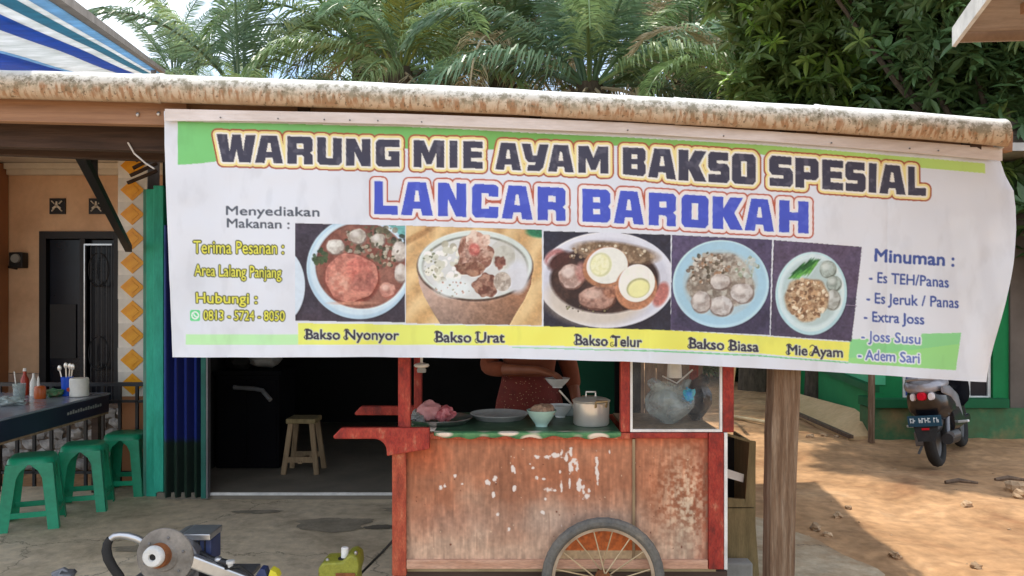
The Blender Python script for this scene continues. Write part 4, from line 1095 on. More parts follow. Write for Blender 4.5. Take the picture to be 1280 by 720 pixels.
def img_grid(name, fpos, U, V, fpx, material, parent, col_arr, rect, off):
    """grid mesh, vertex (u,v); fpos -> world, fpx -> print position in artwork units"""
    uu, vv = np.meshgrid(np.linspace(0, 1, U), np.linspace(0, 1, V))
    px, py = fpx(uu, vv); pos = fpos(uu, vv, px, py)
    co = np.stack(pos, -1).reshape(-1, 3) - np.array(off)
    cx = np.clip((px - rect[0]) * rect[2] - .5, 0, col_arr.shape[1] - 1.01); cy = np.clip((py - rect[1]) * rect[2] - .5, 0, col_arr.shape[0] - 1.01)
    xi = cx.astype(int); yi = cy.astype(int); fx = (cx - xi)[..., None]; fy = (cy - yi)[..., None]
    A = col_arr
    c_ = (A[yi, xi] * (1 - fx) + A[yi, xi + 1] * fx) * (1 - fy) + (A[yi + 1, xi] * (1 - fx) + A[yi + 1, xi + 1] * fx) * fy
    me = bpy.data.meshes.new(name)
    idx = np.arange(U * V).reshape(V, U)
    q = np.stack([idx[:-1, :-1], idx[1:, :-1], idx[1:, 1:], idx[:-1, 1:]], -1).reshape(-1, 4)
    me.vertices.add(U * V); me.vertices.foreach_set("co", co.astype(np.float32).ravel())
    me.loops.add(q.size); me.loops.foreach_set("vertex_index", q.ravel().astype(np.int32))
    me.polygons.add(len(q)); me.polygons.foreach_set("loop_start", np.arange(0, q.size, 4, dtype=np.int32))
    me.polygons.foreach_set("use_smooth", np.ones(len(q), bool))
    me.update(calc_edges=True)
    at_ = me.attributes.new("print_colour", 'FLOAT_COLOR', 'POINT')
    at_.data.foreach_set("color", np.concatenate([c_.reshape(-1, 3), np.ones((U * V, 1))], 1).astype(np.float32).ravel())
    me.materials.append(material)
    o = bpy.data.objects.new(name, me); C.objects.link(o)
    if parent: o.parent = parent
    return o

bn_root = thing('shop_banner', 'wide white vinyl banner with block lettering and five food pictures under the roof edge', 'banner', (0.3, 3.38, 1.1))
TOPX = [205, 300, 500, 640, 800, 960, 1110, 1253]; TOPY = [139, 141, 145, 150, 157, 167, 177, 188]
BOTX = [213, 480, 640, 780, 905, 1000, 1120, 1238]; BOTY = [447, 446.5, 448.5, 452, 458.5, 463, 470.5, 478.5]
def b_px(u, v):
    xl = 205 + 8 * v; xr = np.interp(v, [0, .10, .17, .24, .34, .6, 1], [1252, 1262, 1272, 1272, 1269, 1256, 1238])
    sgl = 1.5 * np.sin(v * 9) * (u > .5); x = xl + (xr - xl + sgl * 0) * u
    xt = 205 + 1047 * u; xb = 213 + 1025 * u
    yt = np.interp(xt, TOPX, TOPY); yb = np.interp(xb, BOTX, BOTY)
    return x, yt + (yb - yt) * v
def b_pos(u, v, px, py):
    D = 3.36 + .12 * u
    fold = .010 * np.sin(px / 34.0 + 1.3 * v) * (.15 + v) * .5 + .006 * np.sin(px / 13.0 + 3 * v + 1) * v * v
    fold += .016 * (vnoise(95, 91, 3, px.astype(np.float32), (py * .5).astype(np.float32)) - .5) + .006 * (vnoise(26, 93, 2, px.astype(np.float32), py.astype(np.float32)) - .5)
    fold += .03 * np.clip((u - .965) / .035, 0, 1) ** 2 * np.sin(v * 7 + 1)
    fold += .05 * np.clip(v - .25, 0, 1) * .2
    Y = D + fold
    f32 = lambda a: a.astype(np.float32)
    fold += .020 * (vnoise(60, 95, 3, f32(px + .35 * py), f32(py * .35)) - .5)
    for hx in (275, 347, 405, 437, 472, 527, 785, 905, 1040, 1138, 1174, 1240):      # puckers fanning from each nail
        q = px - hx - (v * 46) * math.sin(hx); fold += .005 * np.exp(-v * 5.0) * np.cos(q / (2.2 + v * 16)) * np.exp(-(q / (10 + v * 60)) ** 2)
    q = (px - 1180) + (py - 200) * .9; fold += .010 * np.exp(-(q / 8.0) ** 2) * np.clip((px - 1060) / 100, 0, 1); q = (px - 1120) - (py - 330) * .5; fold += .008 * np.exp(-(q / 6.0) ** 2) * np.clip((px - 1060) / 60, 0, 1)
    # crease lines of a vinyl sheet that was folded
    for cxp in (286, 812, 1110): Y = Y + .003 * np.exp(-np.abs(px - cxp) / 3.0)
    X = (px - 640) * D / F; Z = EYE - (py - HZ) * D / F
    return X, Y, Z
M['banner'] = attr_mat('banner_vinyl', rough=0.42, bump=0.08, bscale=40, transl=0.12, spec=0.35)
img_grid('printed_sheet', b_pos, 1240, 360, b_px, M['banner'], bn_root, alb, (PX0, PY0, SC), bn_root.location)
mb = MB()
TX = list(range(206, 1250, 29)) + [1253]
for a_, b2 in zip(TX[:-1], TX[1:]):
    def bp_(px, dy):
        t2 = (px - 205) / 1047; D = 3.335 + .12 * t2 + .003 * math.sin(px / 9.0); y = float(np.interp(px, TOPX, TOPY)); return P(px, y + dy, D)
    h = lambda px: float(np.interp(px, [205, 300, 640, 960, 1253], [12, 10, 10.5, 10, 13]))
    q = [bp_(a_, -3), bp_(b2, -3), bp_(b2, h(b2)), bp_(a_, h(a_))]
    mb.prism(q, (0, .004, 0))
part('top_hem', mb, M['hem_bounce_tint'], bn_root)
for px in (275, 347, 405, 437, 472, 527, 785, 905, 1040, 1138, 1174):
    t2 = (px - 205) / 1047; y = float(np.interp(px, TOPX, TOPY)); c = P(px, y + 6, 3.32 + .12 * t2)
    mb = MB(); mb.lathe((c.x, c.y + .008, c.z), [(.0035, 0), (.0035, .004), (0, .006)], 8, 'y'); part('nail', mb, M['iron_grey'], bn_root)

# ================================================================ food cart
CD = 3.55
def cp(px, py, D=CD): return P(px, py, D)
cart = thing('food_cart', 'worn red and bare plywood noodle cart with a glass case and spoked wheel', 'food cart', (0.22, 3.85, 0))
x0, x1 = -.508, .94
CB = 4.2
# painted front panel
RX0, RY0, RS = 494., 540., 2.0
gw, gh = int(416 * RS), int(176 * RS)
X2, Y2 = np.meshgrid(RX0 + (np.arange(gw) + .5) / RS, RY0 + (np.arange(gh) + .5) / RS); X2 = X2.astype(np.float32); Y2 = Y2.astype(np.float32)
a1 = vnoise(46, 101, 4, X2, Y2)[..., None]; a2 = vnoise(7, 102, 3, X2 * 1.4, Y2 * .35)[..., None]; a3 = vnoise(4, 103, 3, X2, Y2)[..., None]
vy = np.clip((Y2 - 540) / 172, 0, 1)[..., None]
c = np.array((146, 88, 60.)) * (1 - a1) + np.array((168, 118, 90.)) * a1
lowm = np.clip((vy - .42) * 2.2 + (a1 - .5) * 1.4, 0, 1)
c = c * (1 - lowm) + np.array((182, 150, 126.)) * lowm
orange = np.clip(1.15 - (np.hypot((X2 - 510) / 52, (Y2 - 558) / 42))[..., None] + (a1 - .5) * .8, 0, 1)
orange = np.maximum(orange, np.clip(1 - (Y2[..., None] - 544) / 16 + (a1 - .5), 0, 1) * .8); c = c * (1 - orange) + np.array((168, 78, 44.)) * orange
orr = np.clip((X2[..., None] - 862) / 24, 0, 1) * .6; c = c * (1 - orr) + np.array((170, 78, 52.)) * orr
wp = np.exp(-(((X2 - 858) / 34) ** 2 + ((Y2 - 632) / 62) ** 2) * 1.1)[..., None] * np.clip((a3 - .32) * 3.2, 0, 1); c = c * (1 - wp * .8) + np.array((206, 190, 164.)) * wp * .8
wp = np.exp(-(((X2 - 700) / 80) ** 2 + ((Y2 - 650) / 28) ** 2))[..., None] * .5; c = c * (1 - wp) + np.array((176, 158, 144.)) * wp
wp = np.exp(-(((X2 - 560) / 60) ** 2 + ((Y2 - 650) / 20) ** 2))[..., None] * .35; c = c * (1 - wp) + np.array((150, 122, 108.)) * wp
a4 = vnoise(3.0, 105, 3, X2 * 1.6, Y2 * .12)[..., None]; a5 = vnoise(90, 106, 4, X2, Y2)[..., None]
c *= (.84 + .30 * a2) * (.90 + .22 * a3) * (.93 + .18 * a4) * (.86 + .28 * a5)
edge_ = np.clip(1 - np.minimum(np.minimum(np.abs(X2 - 508), np.abs(X2 - 793)), np.abs(X2 - 885)) / 7.0, 0, 1)[..., None] * np.clip(a3 * 1.8 - .3, 0, 1); c *= 1 - .38 * edge_
arch = (np.hypot(X2 - 752, Y2 - 718) < 64) & (Y2 < 694); c[arch] = (np.array((176, 92, 44.)) * (.75 + .5 * a3[arch]))
arch = (np.hypot(X2 - 752, Y2 - 718) < 64) & (Y2 >= 688); c[arch] = (np.array((176, 150, 116.)) * (.85 + .3 * a3[arch]))
seam = np.abs(X2 - 793) < 1.0; c[seam] *= .5
r_ = np.random.RandomState(5)
def chip(cx, cy, rx, ry, col=(224, 212, 202)):
    d = np.hypot((X2 - cx) / rx, (Y2 - cy) / ry) + (a3[..., 0] - .5) * 2.2
    mk_ = np.clip((1 - d) * 3, 0, 1)[..., None]; c[:] = c * (1 - mk_) + np.array(col) * mk_
for q in [(551,609,3,4),(556,607,2,4),(569,595,2,2),(578,605,2,1.5),(610,603,3.5,3),(619,599,2.5,3.5),(617,618,2,4),(621,643,2.5,3),(642,587,3,4.5),(643,611,2,3.5),(643,572,2,2),(636,663,2,3),
          (672,571,5,2.5),(684,571,6,2.5),(694,570,5,4),(702,566,2,5),(708,571,3,5),(714,568,2.5,7),(718,575,4,6),(714,582,3,8),(721,586,2,6),(671,598,2.5,3),(680,599,5,1.5),
          (687,612,7,2.5),(695,613,4,2),(702,610,1.5,7),(712,604,1.2,9),(724,608,3,10),(729,613,2.5,8),(736,614,2,6),(733,620,4,4),(678,640,3,2.5),(682,624,1.5,2),(746,583,1.8,14),(745,572,3,2),(747,596,1.5,8),
          (792,650,1.2,10),(792,672,1,8),(762,565,1,3),(702,656,1.2,3),(596,663,1.2,1.5),(666,585,1.5,1.5),(663,580,1.2,1.2),(700,590,1,2)]:
    chip(*q)
for k in range(70): chip(r_.uniform(520, 880), r_.uniform(560, 690), r_.uniform(.5, 1.1), r_.uniform(.5, 1.3), [(210,180,150),(110,64,48)][k % 2])
for k in range(14):
    cx, cy = r_.uniform(530, 770), r_.uniform(570, 680); d = np.abs(X2 - cx - (Y2 - cy) * r_.uniform(-.1,.1)) ; mk_ = (np.clip(1 - d / .7, 0, 1) * (np.abs(Y2 - cy) < r_.uniform(6, 22)))[..., None] * .35; c[:] = c * (1 - mk_) + np.array((118, 78, 60.)) * mk_
calb = np.clip(s2l(np.clip(c, 0, 255)), 0, .8).astype(np.float32)
M['cart_front'] = attr_mat('cart_front_ply', rough=0.7, bump=0.35, bscale=50, spec=0.3)
f_px = lambda u, v: (505 + 385 * u, 546 + 160 * v)
f_pos = lambda u, v, px, py: ((px - 640) * (CD + .012) / F, np.full(px.shape, CD + .012) + .002 * (vnoise(60, 5, 2, px.astype(np.float32), py.astype(np.float32)) - .5), EYE - (py - HZ) * (CD + .012) / F)
img_grid('front_panel', f_pos, 560, 240, f_px, M['cart_front'], cart, calb, (RX0, RY0, RS), cart.location)
def cbox(name, px0, px1, py0, py1, m_, d0=CD, depth=.04, bevel=.003, label=None):
    a = P(px0, py0, d0); b = P(px1, py1, d0)
    return part(name, MB().box(a.x, b.x, d0, d0 + depth, a.z, b.z), m_, cart, bevel=bevel, label=label)
cbox('frame_post', 490, 507.5, 549, 720, M['cart_orange'], CD - .005, .05)
cbox('frame_post', 886, 905, 541, 712, M['cart_red'], CD - .005, .05)
cbox('corner_trim', 905.5, 909.5, 541, 712, M['white_metal'], CD - .008, .05, .001)
mb = MB(); a = P(508, 530.5, CD - .004); b = P(787.5, 549, CD - .004)
mb.box(a.x, b.x, CD - .004, CD + .03, b.z, P(0, 541.5, CD).z); part('top_rail', mb, M['cart_orange'], cart, bevel=.003)
cbox('top_rail', 776, 885, 541, 560 - 12, M['cart_red'], CD - .003, .05)
cbox('bottom_rail', 508, 885, 700, 711.5, M['rail_pink'], CD - .002, .035)
cbox('seam_strip', 790.6, 794.0, 549, 699, M['wood_raw'], CD + .004, .008, .001)
# posts
for px0, px1, D in ((497.5, 512.5, CD), (776, 787.5, CD), (903.5, 917.5, CD)):
    a = P(px0, 0, D); b = P(px1, 0, D); mb = MB(); mb.box(a.x, b.x, D, D + .045, .895, 1.92); part('roof_post', mb, M['cart_red'], cart, bevel=.003)
for x in (-.49, .95):
    mb = MB(); mb.box(x - .02, x + .02, CB - .04, CB, .3, 1.92); part('roof_post', mb, M['cart_red'], cart, bevel=.003)
# sides, back, floor, roof
mb = MB(); mb.box(-.52, -.503, CD + .05, CB - .045, .28, .86); part('side_panel', mb, M['cart_orange'], cart)
mb = MB(); mb.box(.92, .937, CD + .05, CB - .045, .28, .86); part('side_panel', mb, M['cart_orange'], cart)
mb = MB(); mb.box(-.47, .93, CB - .02, CB, .28, .88); part('back_panel', mb, M['cart_orange'], cart)
mb = MB(); mb.box(-.50, .918, CD + .05, CB - .03, .26, .275); part('floor_board', mb, M['plank_floor'], cart)
mb = MB(); mb.box(-.56, 1.0, CD - .03, CB + .05, 1.921, 1.95); part('roof_panel', mb, M['cart_red'], cart)
for y in (CD + .08, CB - .08):
    mb = MB(); mb.box(-.53, .97, y - .025, y + .025, .205, .259); part('chassis_beam', mb, M['wood_dark'], cart)
mb = MB(); mb.box(.40, .44, CD - .12, CB + .12, .25, .28)
part('axle', MB().tube([(.398, CD - .06, .265), (.398, CB + .1, .265)], .014, 10), M['rust'], cart)
# counter with oilcloth
zc = .893
mb = MB(); mb.box(-.47, .482, CD + .02, CB - .045, zc - .03, zc - .002); part('counter', mb, M['wood_raw'], cart)
mb = MB(); n = 60
xs_ = np.linspace(-.345, .482, n); vs = []
for x in xs_:
    dp = .019 + .005 * math.sin(x * 60) + .003 * math.sin(x * 23)
    vs += [(x, CD - .012, zc - dp), (x, CD - .011, zc), (x, CD + .004, zc + .004), (x, CD + .03, zc + .004)]
mb.add(vs, [(4*i+j, 4*i+4+j, 4*i+5+j, 4*i+1+j) for i in range(n-1) for j in range(3)])
o = part('oilcloth', mb, M['oilcloth'], cart, smooth=True); md = o.modifiers.new("solid", 'SOLIDIFY'); md.thickness = 0.002
mb = MB(); mb.box(-.345, .482, CD + .0305, CB - .05, zc + .001, zc + .004); part('oilcloth_top', mb, M['cloth_top'], cart)
mb = MB(); mb.box(-.50, -.346, CD + .046, CB - .05, zc - .001, zc + .003); part('oilcloth', mb, M['oilcloth'], cart)
# handles
def handle(D, tip, dz, m_):
    zt = EYE - (533 - HZ) * CD / F; zb = EYE - (546.5 - HZ) * CD / F
    xr = (538 - 640) * CD / F; xt = tip
    pl = [(xr, D, zt)]
    pl += [(xt + .035, D, zt), (xt, D, zb + .012), (xt + .004, D, zb)]
    xb = -.55
    for a in np.linspace(0, PI/2, 7): pl.append((xb - .055 + .055 * math.sin(a), D, zb - .055 + .055 * math.cos(a)))
    pl += [(xb + .001, D, zb - .075), (xr, D, zb - .075 + .03)]
    mb = MB(); mb.prism(pl, (0, .035, 0)); return part('handle', mb, m_, cart, bevel=.004)
handle(CD - .044, (419 - 640) * CD / F, 0, M['cart_red'])
handle(CB + .002, (443 - 640) * CB / F, 0, M['cart_red'])
# wheels
def wheel(yc):
    cxw, czw, R = .398, .265, .268
    wl = part('wheel', MB().lathe((cxw, yc + .035, czw), [(.030, 0), (.034, .02), (.018, .03), (.018, .06), (.034, .07), (.030, .09)], 18, 'y'), M['rust'], cart, smooth=True)
    # tyre with knobs
    prof = []; nR, ns = 72, 10; vs = []
    for i in range(nR):
        a = 2 * PI * i / nR
        for j in range(ns):
            t = 2 * PI * j / ns; k = .0225 * (1 + (.07 if (i % 2 and math.cos(t) > .1) else 0))
            rr2 = R - .0225 + k * math.cos(t); vs.append((cxw + rr2 * math.cos(a), yc + k * 1.05 * math.sin(t), czw + rr2 * math.sin(a)))
    fs = [(i*ns+j, ((i+1)%nR)*ns+j, ((i+1)%nR)*ns+(j+1)%ns, i*ns+(j+1)%ns) for i in range(nR) for j in range(ns)]
    part('tyre', MB().add(vs, fs), M['tyre'], wl, smooth=False)
    vs = []; nr = 4; pr = [(R - .043, -.014), (R - .043, .014), (R - .057, .010), (R - .057, -.010)]
    for i in range(nR):
        a = 2 * PI * i / nR
        for q in pr: vs.append((cxw + q[0] * math.cos(a), yc + q[1], czw + q[0] * math.sin(a)))
    fs = [(i*4+j, ((i+1)%nR)*4+j, ((i+1)%nR)*4+(j+1)%4, i*4+(j+1)%4) for i in range(nR) for j in range(4)]
    part('rim', MB().add(vs, fs), M['rim'], wl)
    for k in range(16):
        a = 2 * PI * (k + .5) / 16; s_ = 1 if k % 2 else -1; a2_ = a + .35 * (1 if (k // 2) % 2 else -1)
        part('spoke', MB().tube([(cxw + .03 * math.cos(a2_), yc + s_ * .025, czw + .03 * math.sin(a2_)), (cxw + (R - .055) * math.cos(a), yc, czw + (R - .055) * math.sin(a))], .0032, 5), M['spoke'], wl)
wheel(CD - .055); wheel(CB + .06)
# glass case
gc_ = part('glass_case', MB().box(P(787.5,0,CD).x, P(903.5,0,CD).x, CD + .048, CB - .05, zc - .012, zc), M['wood_raw'], cart)
a = P(788, 452, CD); b = P(903, 540, CD)
for q in ((a.x, a.x + .010, b.z, 1.80), (b.x - .010, b.x, b.z, 1.80), (a.x + .0105, b.x - .0105, b.z, b.z + .011)):
    part('window_frame', MB().box(q[0], q[1], CD + .002, CD + .018, q[2], q[3]), M['white_metal'], gc_)
part('pane', MB().box(a.x + .011, b.x - .011, CD + .008, CD + .012, b.z + .012, 1.80), M['glass'], gc_)
part('pane', MB().box(b.x + .012, b.x + .016, CD + .05, CB - .05, zc + .01, 1.80), M['glass'], gc_)

# ---- things on and in the cart
def tray(px, D, r, m_, label, tilt=0):
    x = (px - 640) * D / F; z = zc + .0045
    mb = MB(); mb.lathe((x, D, z), [(r * .80, 0), (r * .97, .022), (r, .026), (r * .985, .029), (r * .95, .025), (r * .79, .006), (0, .005)], 40)
    return solo('round_tray', mb, m_, label, 'tray', smooth=True)
tray(549, 3.80, .158, M['alu'], 'pale round metal tray at the left end of the cart counter')
tray(624, 3.93, .145, M['greyish'], 'dull grey round tray between the pale tray and the bowl')
mb = MB(); c = P(542, 507, 3.80); z0 = zc + .012
r = thing('pink_bundle', 'soft pink bundle lying on the pale metal tray', 'bundle', (c.x, 3.8, z0))
mb = MB(); mb.ball((c.x - .02, 3.8, z0 + .05), .058, .05, .046, 18, 12, .2, 2); part('fold', mb, M['pink'], r, smooth=True)
mb = MB(); mb.ball((c.x + .052, 3.79, z0 + .037), .045, .045, .034, 18, 12, .35, 5); part('fold', mb, M['pink_dark'], r, smooth=True)
mb = MB(); mb.ball((c.x - .075, 3.79, z0 + .024), .035, .04, .026, 16, 10, .5, 8); part('paper', mb, M['greyish'], r, smooth=True)
def bowl(x, y, z, r, h, label, m1, fill=True, cat='bowl'):
    R_ = thing('bowl', label, cat, (x, y, z))
    mb = MB(); mb.lathe((x, y, z), [(r*.40, 0), (r*.40, h*.10), (r*.55, h*.28), (r*.80, h*.62), (r, h), (r*.97, h*1.01), (r*.76, h*.64), (r*.5, h*.32), (0, h*.25)], 32); part('shell', mb, m1, R_, smooth=True)
    if fill:
        mb = MB(); mb.ball((x, y, z + h * .93), r * .80, r * .78, h * .45, 26, 12, .22, 4); part('noodles', mb, M['noodle'], R_, smooth=True)
    return R_
bowl(.137, 3.70, zc + .005, .070, .075, 'white bowl heaped with noodles on the counter left of the pot', M['porcelain_green'])
bowl(.24, 3.98, zc + .005, .062, .06, 'small white bowl set behind the filled one', M['porcelain'], False)
# pot
px_, D_ = 739, 3.75; x = (px_ - 640) * D_ / F; z = zc + .005
pot = thing('cooking_pot', 'shiny steel pot with lid and brass coloured handles on the counter', 'pot', (x, D_, z))
mb = MB(); mb.lathe((x, D_, z), [(.078, 0), (.084, .008), (.084, .105), (.088, .108), (.084, .111), (.080, .108), (.080, .012), (0, .010)], 36); part('body', mb, M['steel'], pot, smooth=True)
mb = MB(); mb.lathe((x, D_, z + .112), [(.088, 0), (.089, .003), (.075, .010), (.04, .018), (0, .021)], 36); part('lid', mb, M['steel'], pot, smooth=True)
mb = MB(); mb.tube([(x - .022, D_ + .02, z + .130), (x - .022, D_ + .02, z + .150), (x + .022, D_ + .02, z + .150), (x + .022, D_ + .02, z + .130)], .005, 8); part('lid_handle', mb, M['steel'], pot, smooth=True)
mb = MB(); mb.tube([(x + .012, D_ - .083, z + .092), (x + .012, D_ - .105, z + .12), (x + .062, D_ - .10, z + .12), (x + .062, D_ - .065, z + .092)], .006, 8); part('handle', mb, M['brass'], pot, smooth=True)
mb = MB(); mb.tube([(x - .03, D_ + .083, z + .092), (x - .03, D_ + .105, z + .118), (x + .02, D_ + .105, z + .118), (x + .02, D_ + .083, z + .092)], .006, 8); part('handle', mb, M['brass'], pot, smooth=True)
mb = MB(); mb.tube([P(699, 488, 3.78), P(716, 507, 3.8), P(722, 520, 3.82)], .0045, 8); mb.ball(P(723, 523, 3.82), .025, .025, .014)
solo('ladle', mb, M['steel'], 'thin steel ladle leaning on the left of the pot', 'ladle', smooth=True)
mb = MB(); c = P(705, 511, 4.05); mb.box(c.x - .06, c.x + .045, 4.0, 4.1, zc + .005, zc + .055)
solo('plastic_box', mb, M['bag_clear'], 'small pale plastic box behind the bowls near the pot', 'box', bevel=.006)
# hanging fitting
hf = thing('hanging_fitting', 'small white disc shaped fitting hanging on a cord above the trays', 'fitting', tuple(P(527, 457, 3.7)))
mb = MB(); c = P(527, 456, 3.7); mb.lathe((c.x, c.y, c.z - .01), [(.030, 0), (.036, .006), (.032, .014), (.008, .020), (0, .02)], 20); part('disc', mb, M['white_tub'], hf, smooth=True)
mb = MB(); mb.lathe((c.x, c.y, c.z - .035), [(.02, 0), (.022, .012), (.016, .024)], 16); part('cup', mb, M['greyish'], hf, smooth=True)
mb = MB(); mb.tube([(c.x, c.y, c.z + .01), (c.x, c.y, 1.92)], .006, 8); part('cord', mb, M['white_tub'], hf)
# bags in the glass case
def bag(name, cx, cy, z, rx, ry, h, m_, label, seed):
    n, k = 26, 12; vs = []
    for j in range(k):
        t = j / (k - 1)
        w_ = (math.sin(min(1, t * 1.6 + .15) * PI * .5)) * (1 - .55 * max(0, t - .62) / .38) + .45 * max(0, t - .86) / .14
        for i in range(n):
            a = 2 * PI * i / n; q = 1 + .22 * mnoise.noise(Vector((math.cos(a) * 2.4 + seed, math.sin(a) * 2.4, t * 3.1)))
            vs.append((cx + rx * w_ * q * math.cos(a), cy + ry * w_ * q * math.sin(a), z + h * t * (1 + .1 * math.sin(a * 3 + seed))))
    fs = [(j*n+i, j*n+(i+1)%n, (j+1)*n+(i+1)%n, (j+1)*n+i) for j in range(k-1) for i in range(n)] + [tuple(range(n-1, -1, -1))]
    return solo(name, MB().add(vs, fs), m_, label, 'bag', smooth=False)
bag('plastic_bag', .745, 3.80, zc + .003, .115, .10, .19, M['bag_clear'], 'crumpled clear plastic bag inside the glass case', 1)
bag('plastic_bag', .90, 3.92, zc + .003, .075, .10, .20, M['bag_dark'], 'dark plastic bag in the right corner of the glass case', 6)
mb = MB(); mb.ball(P(861, 494, 3.74), .028, .02, .03, 12, 8, .5, 3); solo('blue_bag', mb, M['bag_blue'], 'small bright blue and green packet on the clear bag in the case', 'packet', smooth=True)
mb = MB(); c = P(843, 464, 3.8); mb.lathe((c.x, c.y, c.z - .03), [(.034, 0), (.036, .004), (.030, .10), (.026, .102)], 20); solo('white_cup', mb, M['white_tub'], 'off white cup hanging upside down in the glass case', 'cup', smooth=True)
mb = MB(); mb.tube([P(828, 470, 3.78), P(846, 479, 3.78), P(866, 462, 3.78)], .004, 6); solo('wire_hanger', mb, M['white_metal'], 'bent white wire hooked below the cup in the glass case', 'wire', smooth=True)
for px, py in ((828,470),(866,462)): pass

# plywood cupboard behind the cart, right
cu = thing('plywood_cupboard', 'narrow plywood cupboard with a dark opening behind the right end of the cart', 'cupboard', (1.16, 4.2, 0))
D = 4.1
def q_(a): return P(a[0], a[1], D)
out = [(895,538),(945,552),(943,630),(895,630)]
# front frame built from boards round the opening
part('board', MB().prism([q_((937,551)),q_((945,552)),q_((943,634)),q_((931,634))], (0,.02,0)), M['ply_side'], cu)
part('board', MB().prism([q_((895,538)),q_((937,550)),q_((937,553)),q_((895,541))], (0,.02,0)), M['ply_side'], cu)
part('board', MB().prism([q_((895,622)),q_((931,624)),q_((931,634)),q_((895,634))], (0,.02,0)), M['ply_side'], cu)
part('board', MB().prism([q_((895,635.5)),q_((943,635.5)),q_((950,735)),q_((950,735.8)),(P(895,735.8,D))], (0,.02,0)), M['ply_side'], cu)
part('board', MB().box(P(946,0,D).x - .01, P(946,0,D).x, D + .021, D + .40, .02, .74), M['ply_side'], cu)
part('board', MB().box(1.03, P(944,0,D).x, D + .38, D + .40, .02, .72), M['black'], cu)
part('shelf', MB().box(1.03, P(938,0,D).x, D + .021, D + .37, .30, .32), M['black'], cu)
part('paper', MB().prism([P(905,585,D+.03),P(930,593,D+.03),P(929,603,D+.03),P(905,596,D+.03)], (0,.004,0)), M['white_tub'], cu, label='white slip standing in the opening')
mb = MB(); mb.box(1.02, 1.20, 3.98, 4.07, 0.0, .17); solo('concrete_block', mb, M['greyish'], 'grey block on the floor at the foot of the plywood cupboard', 'block', bevel=.01)

# cable from the cart to the floor
mb = MB(); mb.tube([P(491, 676, 3.56), P(478, 690, 3.62), P(462, 706, 3.7), P(450, 718, 3.75), P(436, 745, 3.8), P(430, 775, 3.72)], .006, 8)
solo('cable', mb, M['rubber'], 'thin black cable running from the cart down to the olive pump', 'cable', smooth=True)

# ================================================================ foreground machines
mc = thing('disc_machine', 'small machine with a grey disc, white hub ring and navy box at the bottom edge', 'machine', (-1.42, 3.45, 0))
DM = 3.4
c = P(206, 696, DM)
dk = part('disc', MB().lathe((c.x, DM, c.z), [(.118, -.012), (.122, -.006), (.120, 0), (.085, .006), (.060, .008), (.055, .016), (.0, .018)], 48, 'y'), M['grey_disc'], mc, smooth=True)
h = P(200, 690, DM)
part('hub', MB().lathe((h.x + .006, DM - .014, h.z - .008), [(.052, 0), (.048, .03), (.045, .036), (0, .036)], 32, 'y'), M['rust'], dk, smooth=True)
part('hub_ring', MB().lathe((h.x, DM - .048, h.z), [(.043, 0), (.045, .005), (.043, .022), (.036, .03), (.016, .03), (.013, .02), (0, .02)], 32, 'y'), M['white_metal'], dk, smooth=True)
part('hub_hole', MB().lathe((h.x, DM - .0685, h.z), [(.0145, 0), (.0145, .001), (0, .001)], 20, 'y'), M['black'], dk)
mb = MB(); pts = [P(190,686,3.45), P(180,678,3.44), P(170,673,3.43), P(160,670,3.425), P(150,669,3.42), P(143,670,3.415), P(138,674,3.41)]
mb.tube(pts, [.016,.016,.016,.016,.015,.014,.012], 10)
part('guard_band', mb, M['silver'], mc, smooth=True)
for k in range(6):
    a = k * PI / 3 + .3; part('disc_bolt', MB().lathe((P(206,696,3.4).x + .085 * math.cos(a), 3.4 - .008, P(206,696,3.4).z + .085 * math.sin(a)), [(.006, 0), (.006, .004), (0, .005)], 6, 'y'), M['iron_grey'], dk)
part('wire', MB().tube([P(262,700,3.5), P(275,712,3.45), P(300,708,3.42), P(318,722,3.42), P(330,745,3.42)], .006, 8), M['rubber'], mc, smooth=True)
mb = MB(); pts = [P(138,673,3.415), P(134,680,3.41), P(133,688,3.40), P(135,698,3.39), P(141,709,3.39), P(149,720,3.39), P(165,760,3.4)]
mb.tube(pts, [.016,.019,.021,.021,.020,.020,.02], 10)
part('belt', mb, M['rubber'], mc, smooth=True)
a = P(243,670,3.55); b = P(269,700,3.55)
bx = part('box', MB().box(a.x, b.x, 3.5, 3.62, b.z, a.z), M['navy'], mc, bevel=.005)
for k in range(3): part('rib', MB().box(a.x + .014 + .025 * k, a.x + .020 + .025 * k, 3.494, 3.4995, b.z + .004, a.z - .004), M['black'], bx)
a2_ = P(234,662,3.55); part('lid', MB().box(a2_.x, P(270,0,3.55).x, 3.48, 3.63, a.z + .001, a2_.z), M['silver'], bx, bevel=.004)
mb = MB(); mb.beam(P(236,699,3.42), P(330,735,3.5), .045, .055); part('arm', mb, M['silver'], mc, bevel=.008)
mb = MB(); mb.tube([P(240,695,3.5), P(252,692,3.48), P(264,699,3.47), P(282,703,3.45), P(290,707,3.45)], .014, 10); part('rod', mb, M['black_metal'], mc, smooth=True)
mb = MB(); c2 = P(288,703,3.44); mb.lathe((c2.x, c2.y, c2.z - .02), [(.010, 0), (.012, .012), (.018, .016), (.018, .028), (0, .03)], 14); part('knob', mb, M['white_metal'], mc, smooth=True)
mb = MB(); c2 = P(273,699,3.46); mb.ball(c2, .018, .018, .012); part('knob', mb, M['silver'], mc, smooth=True)
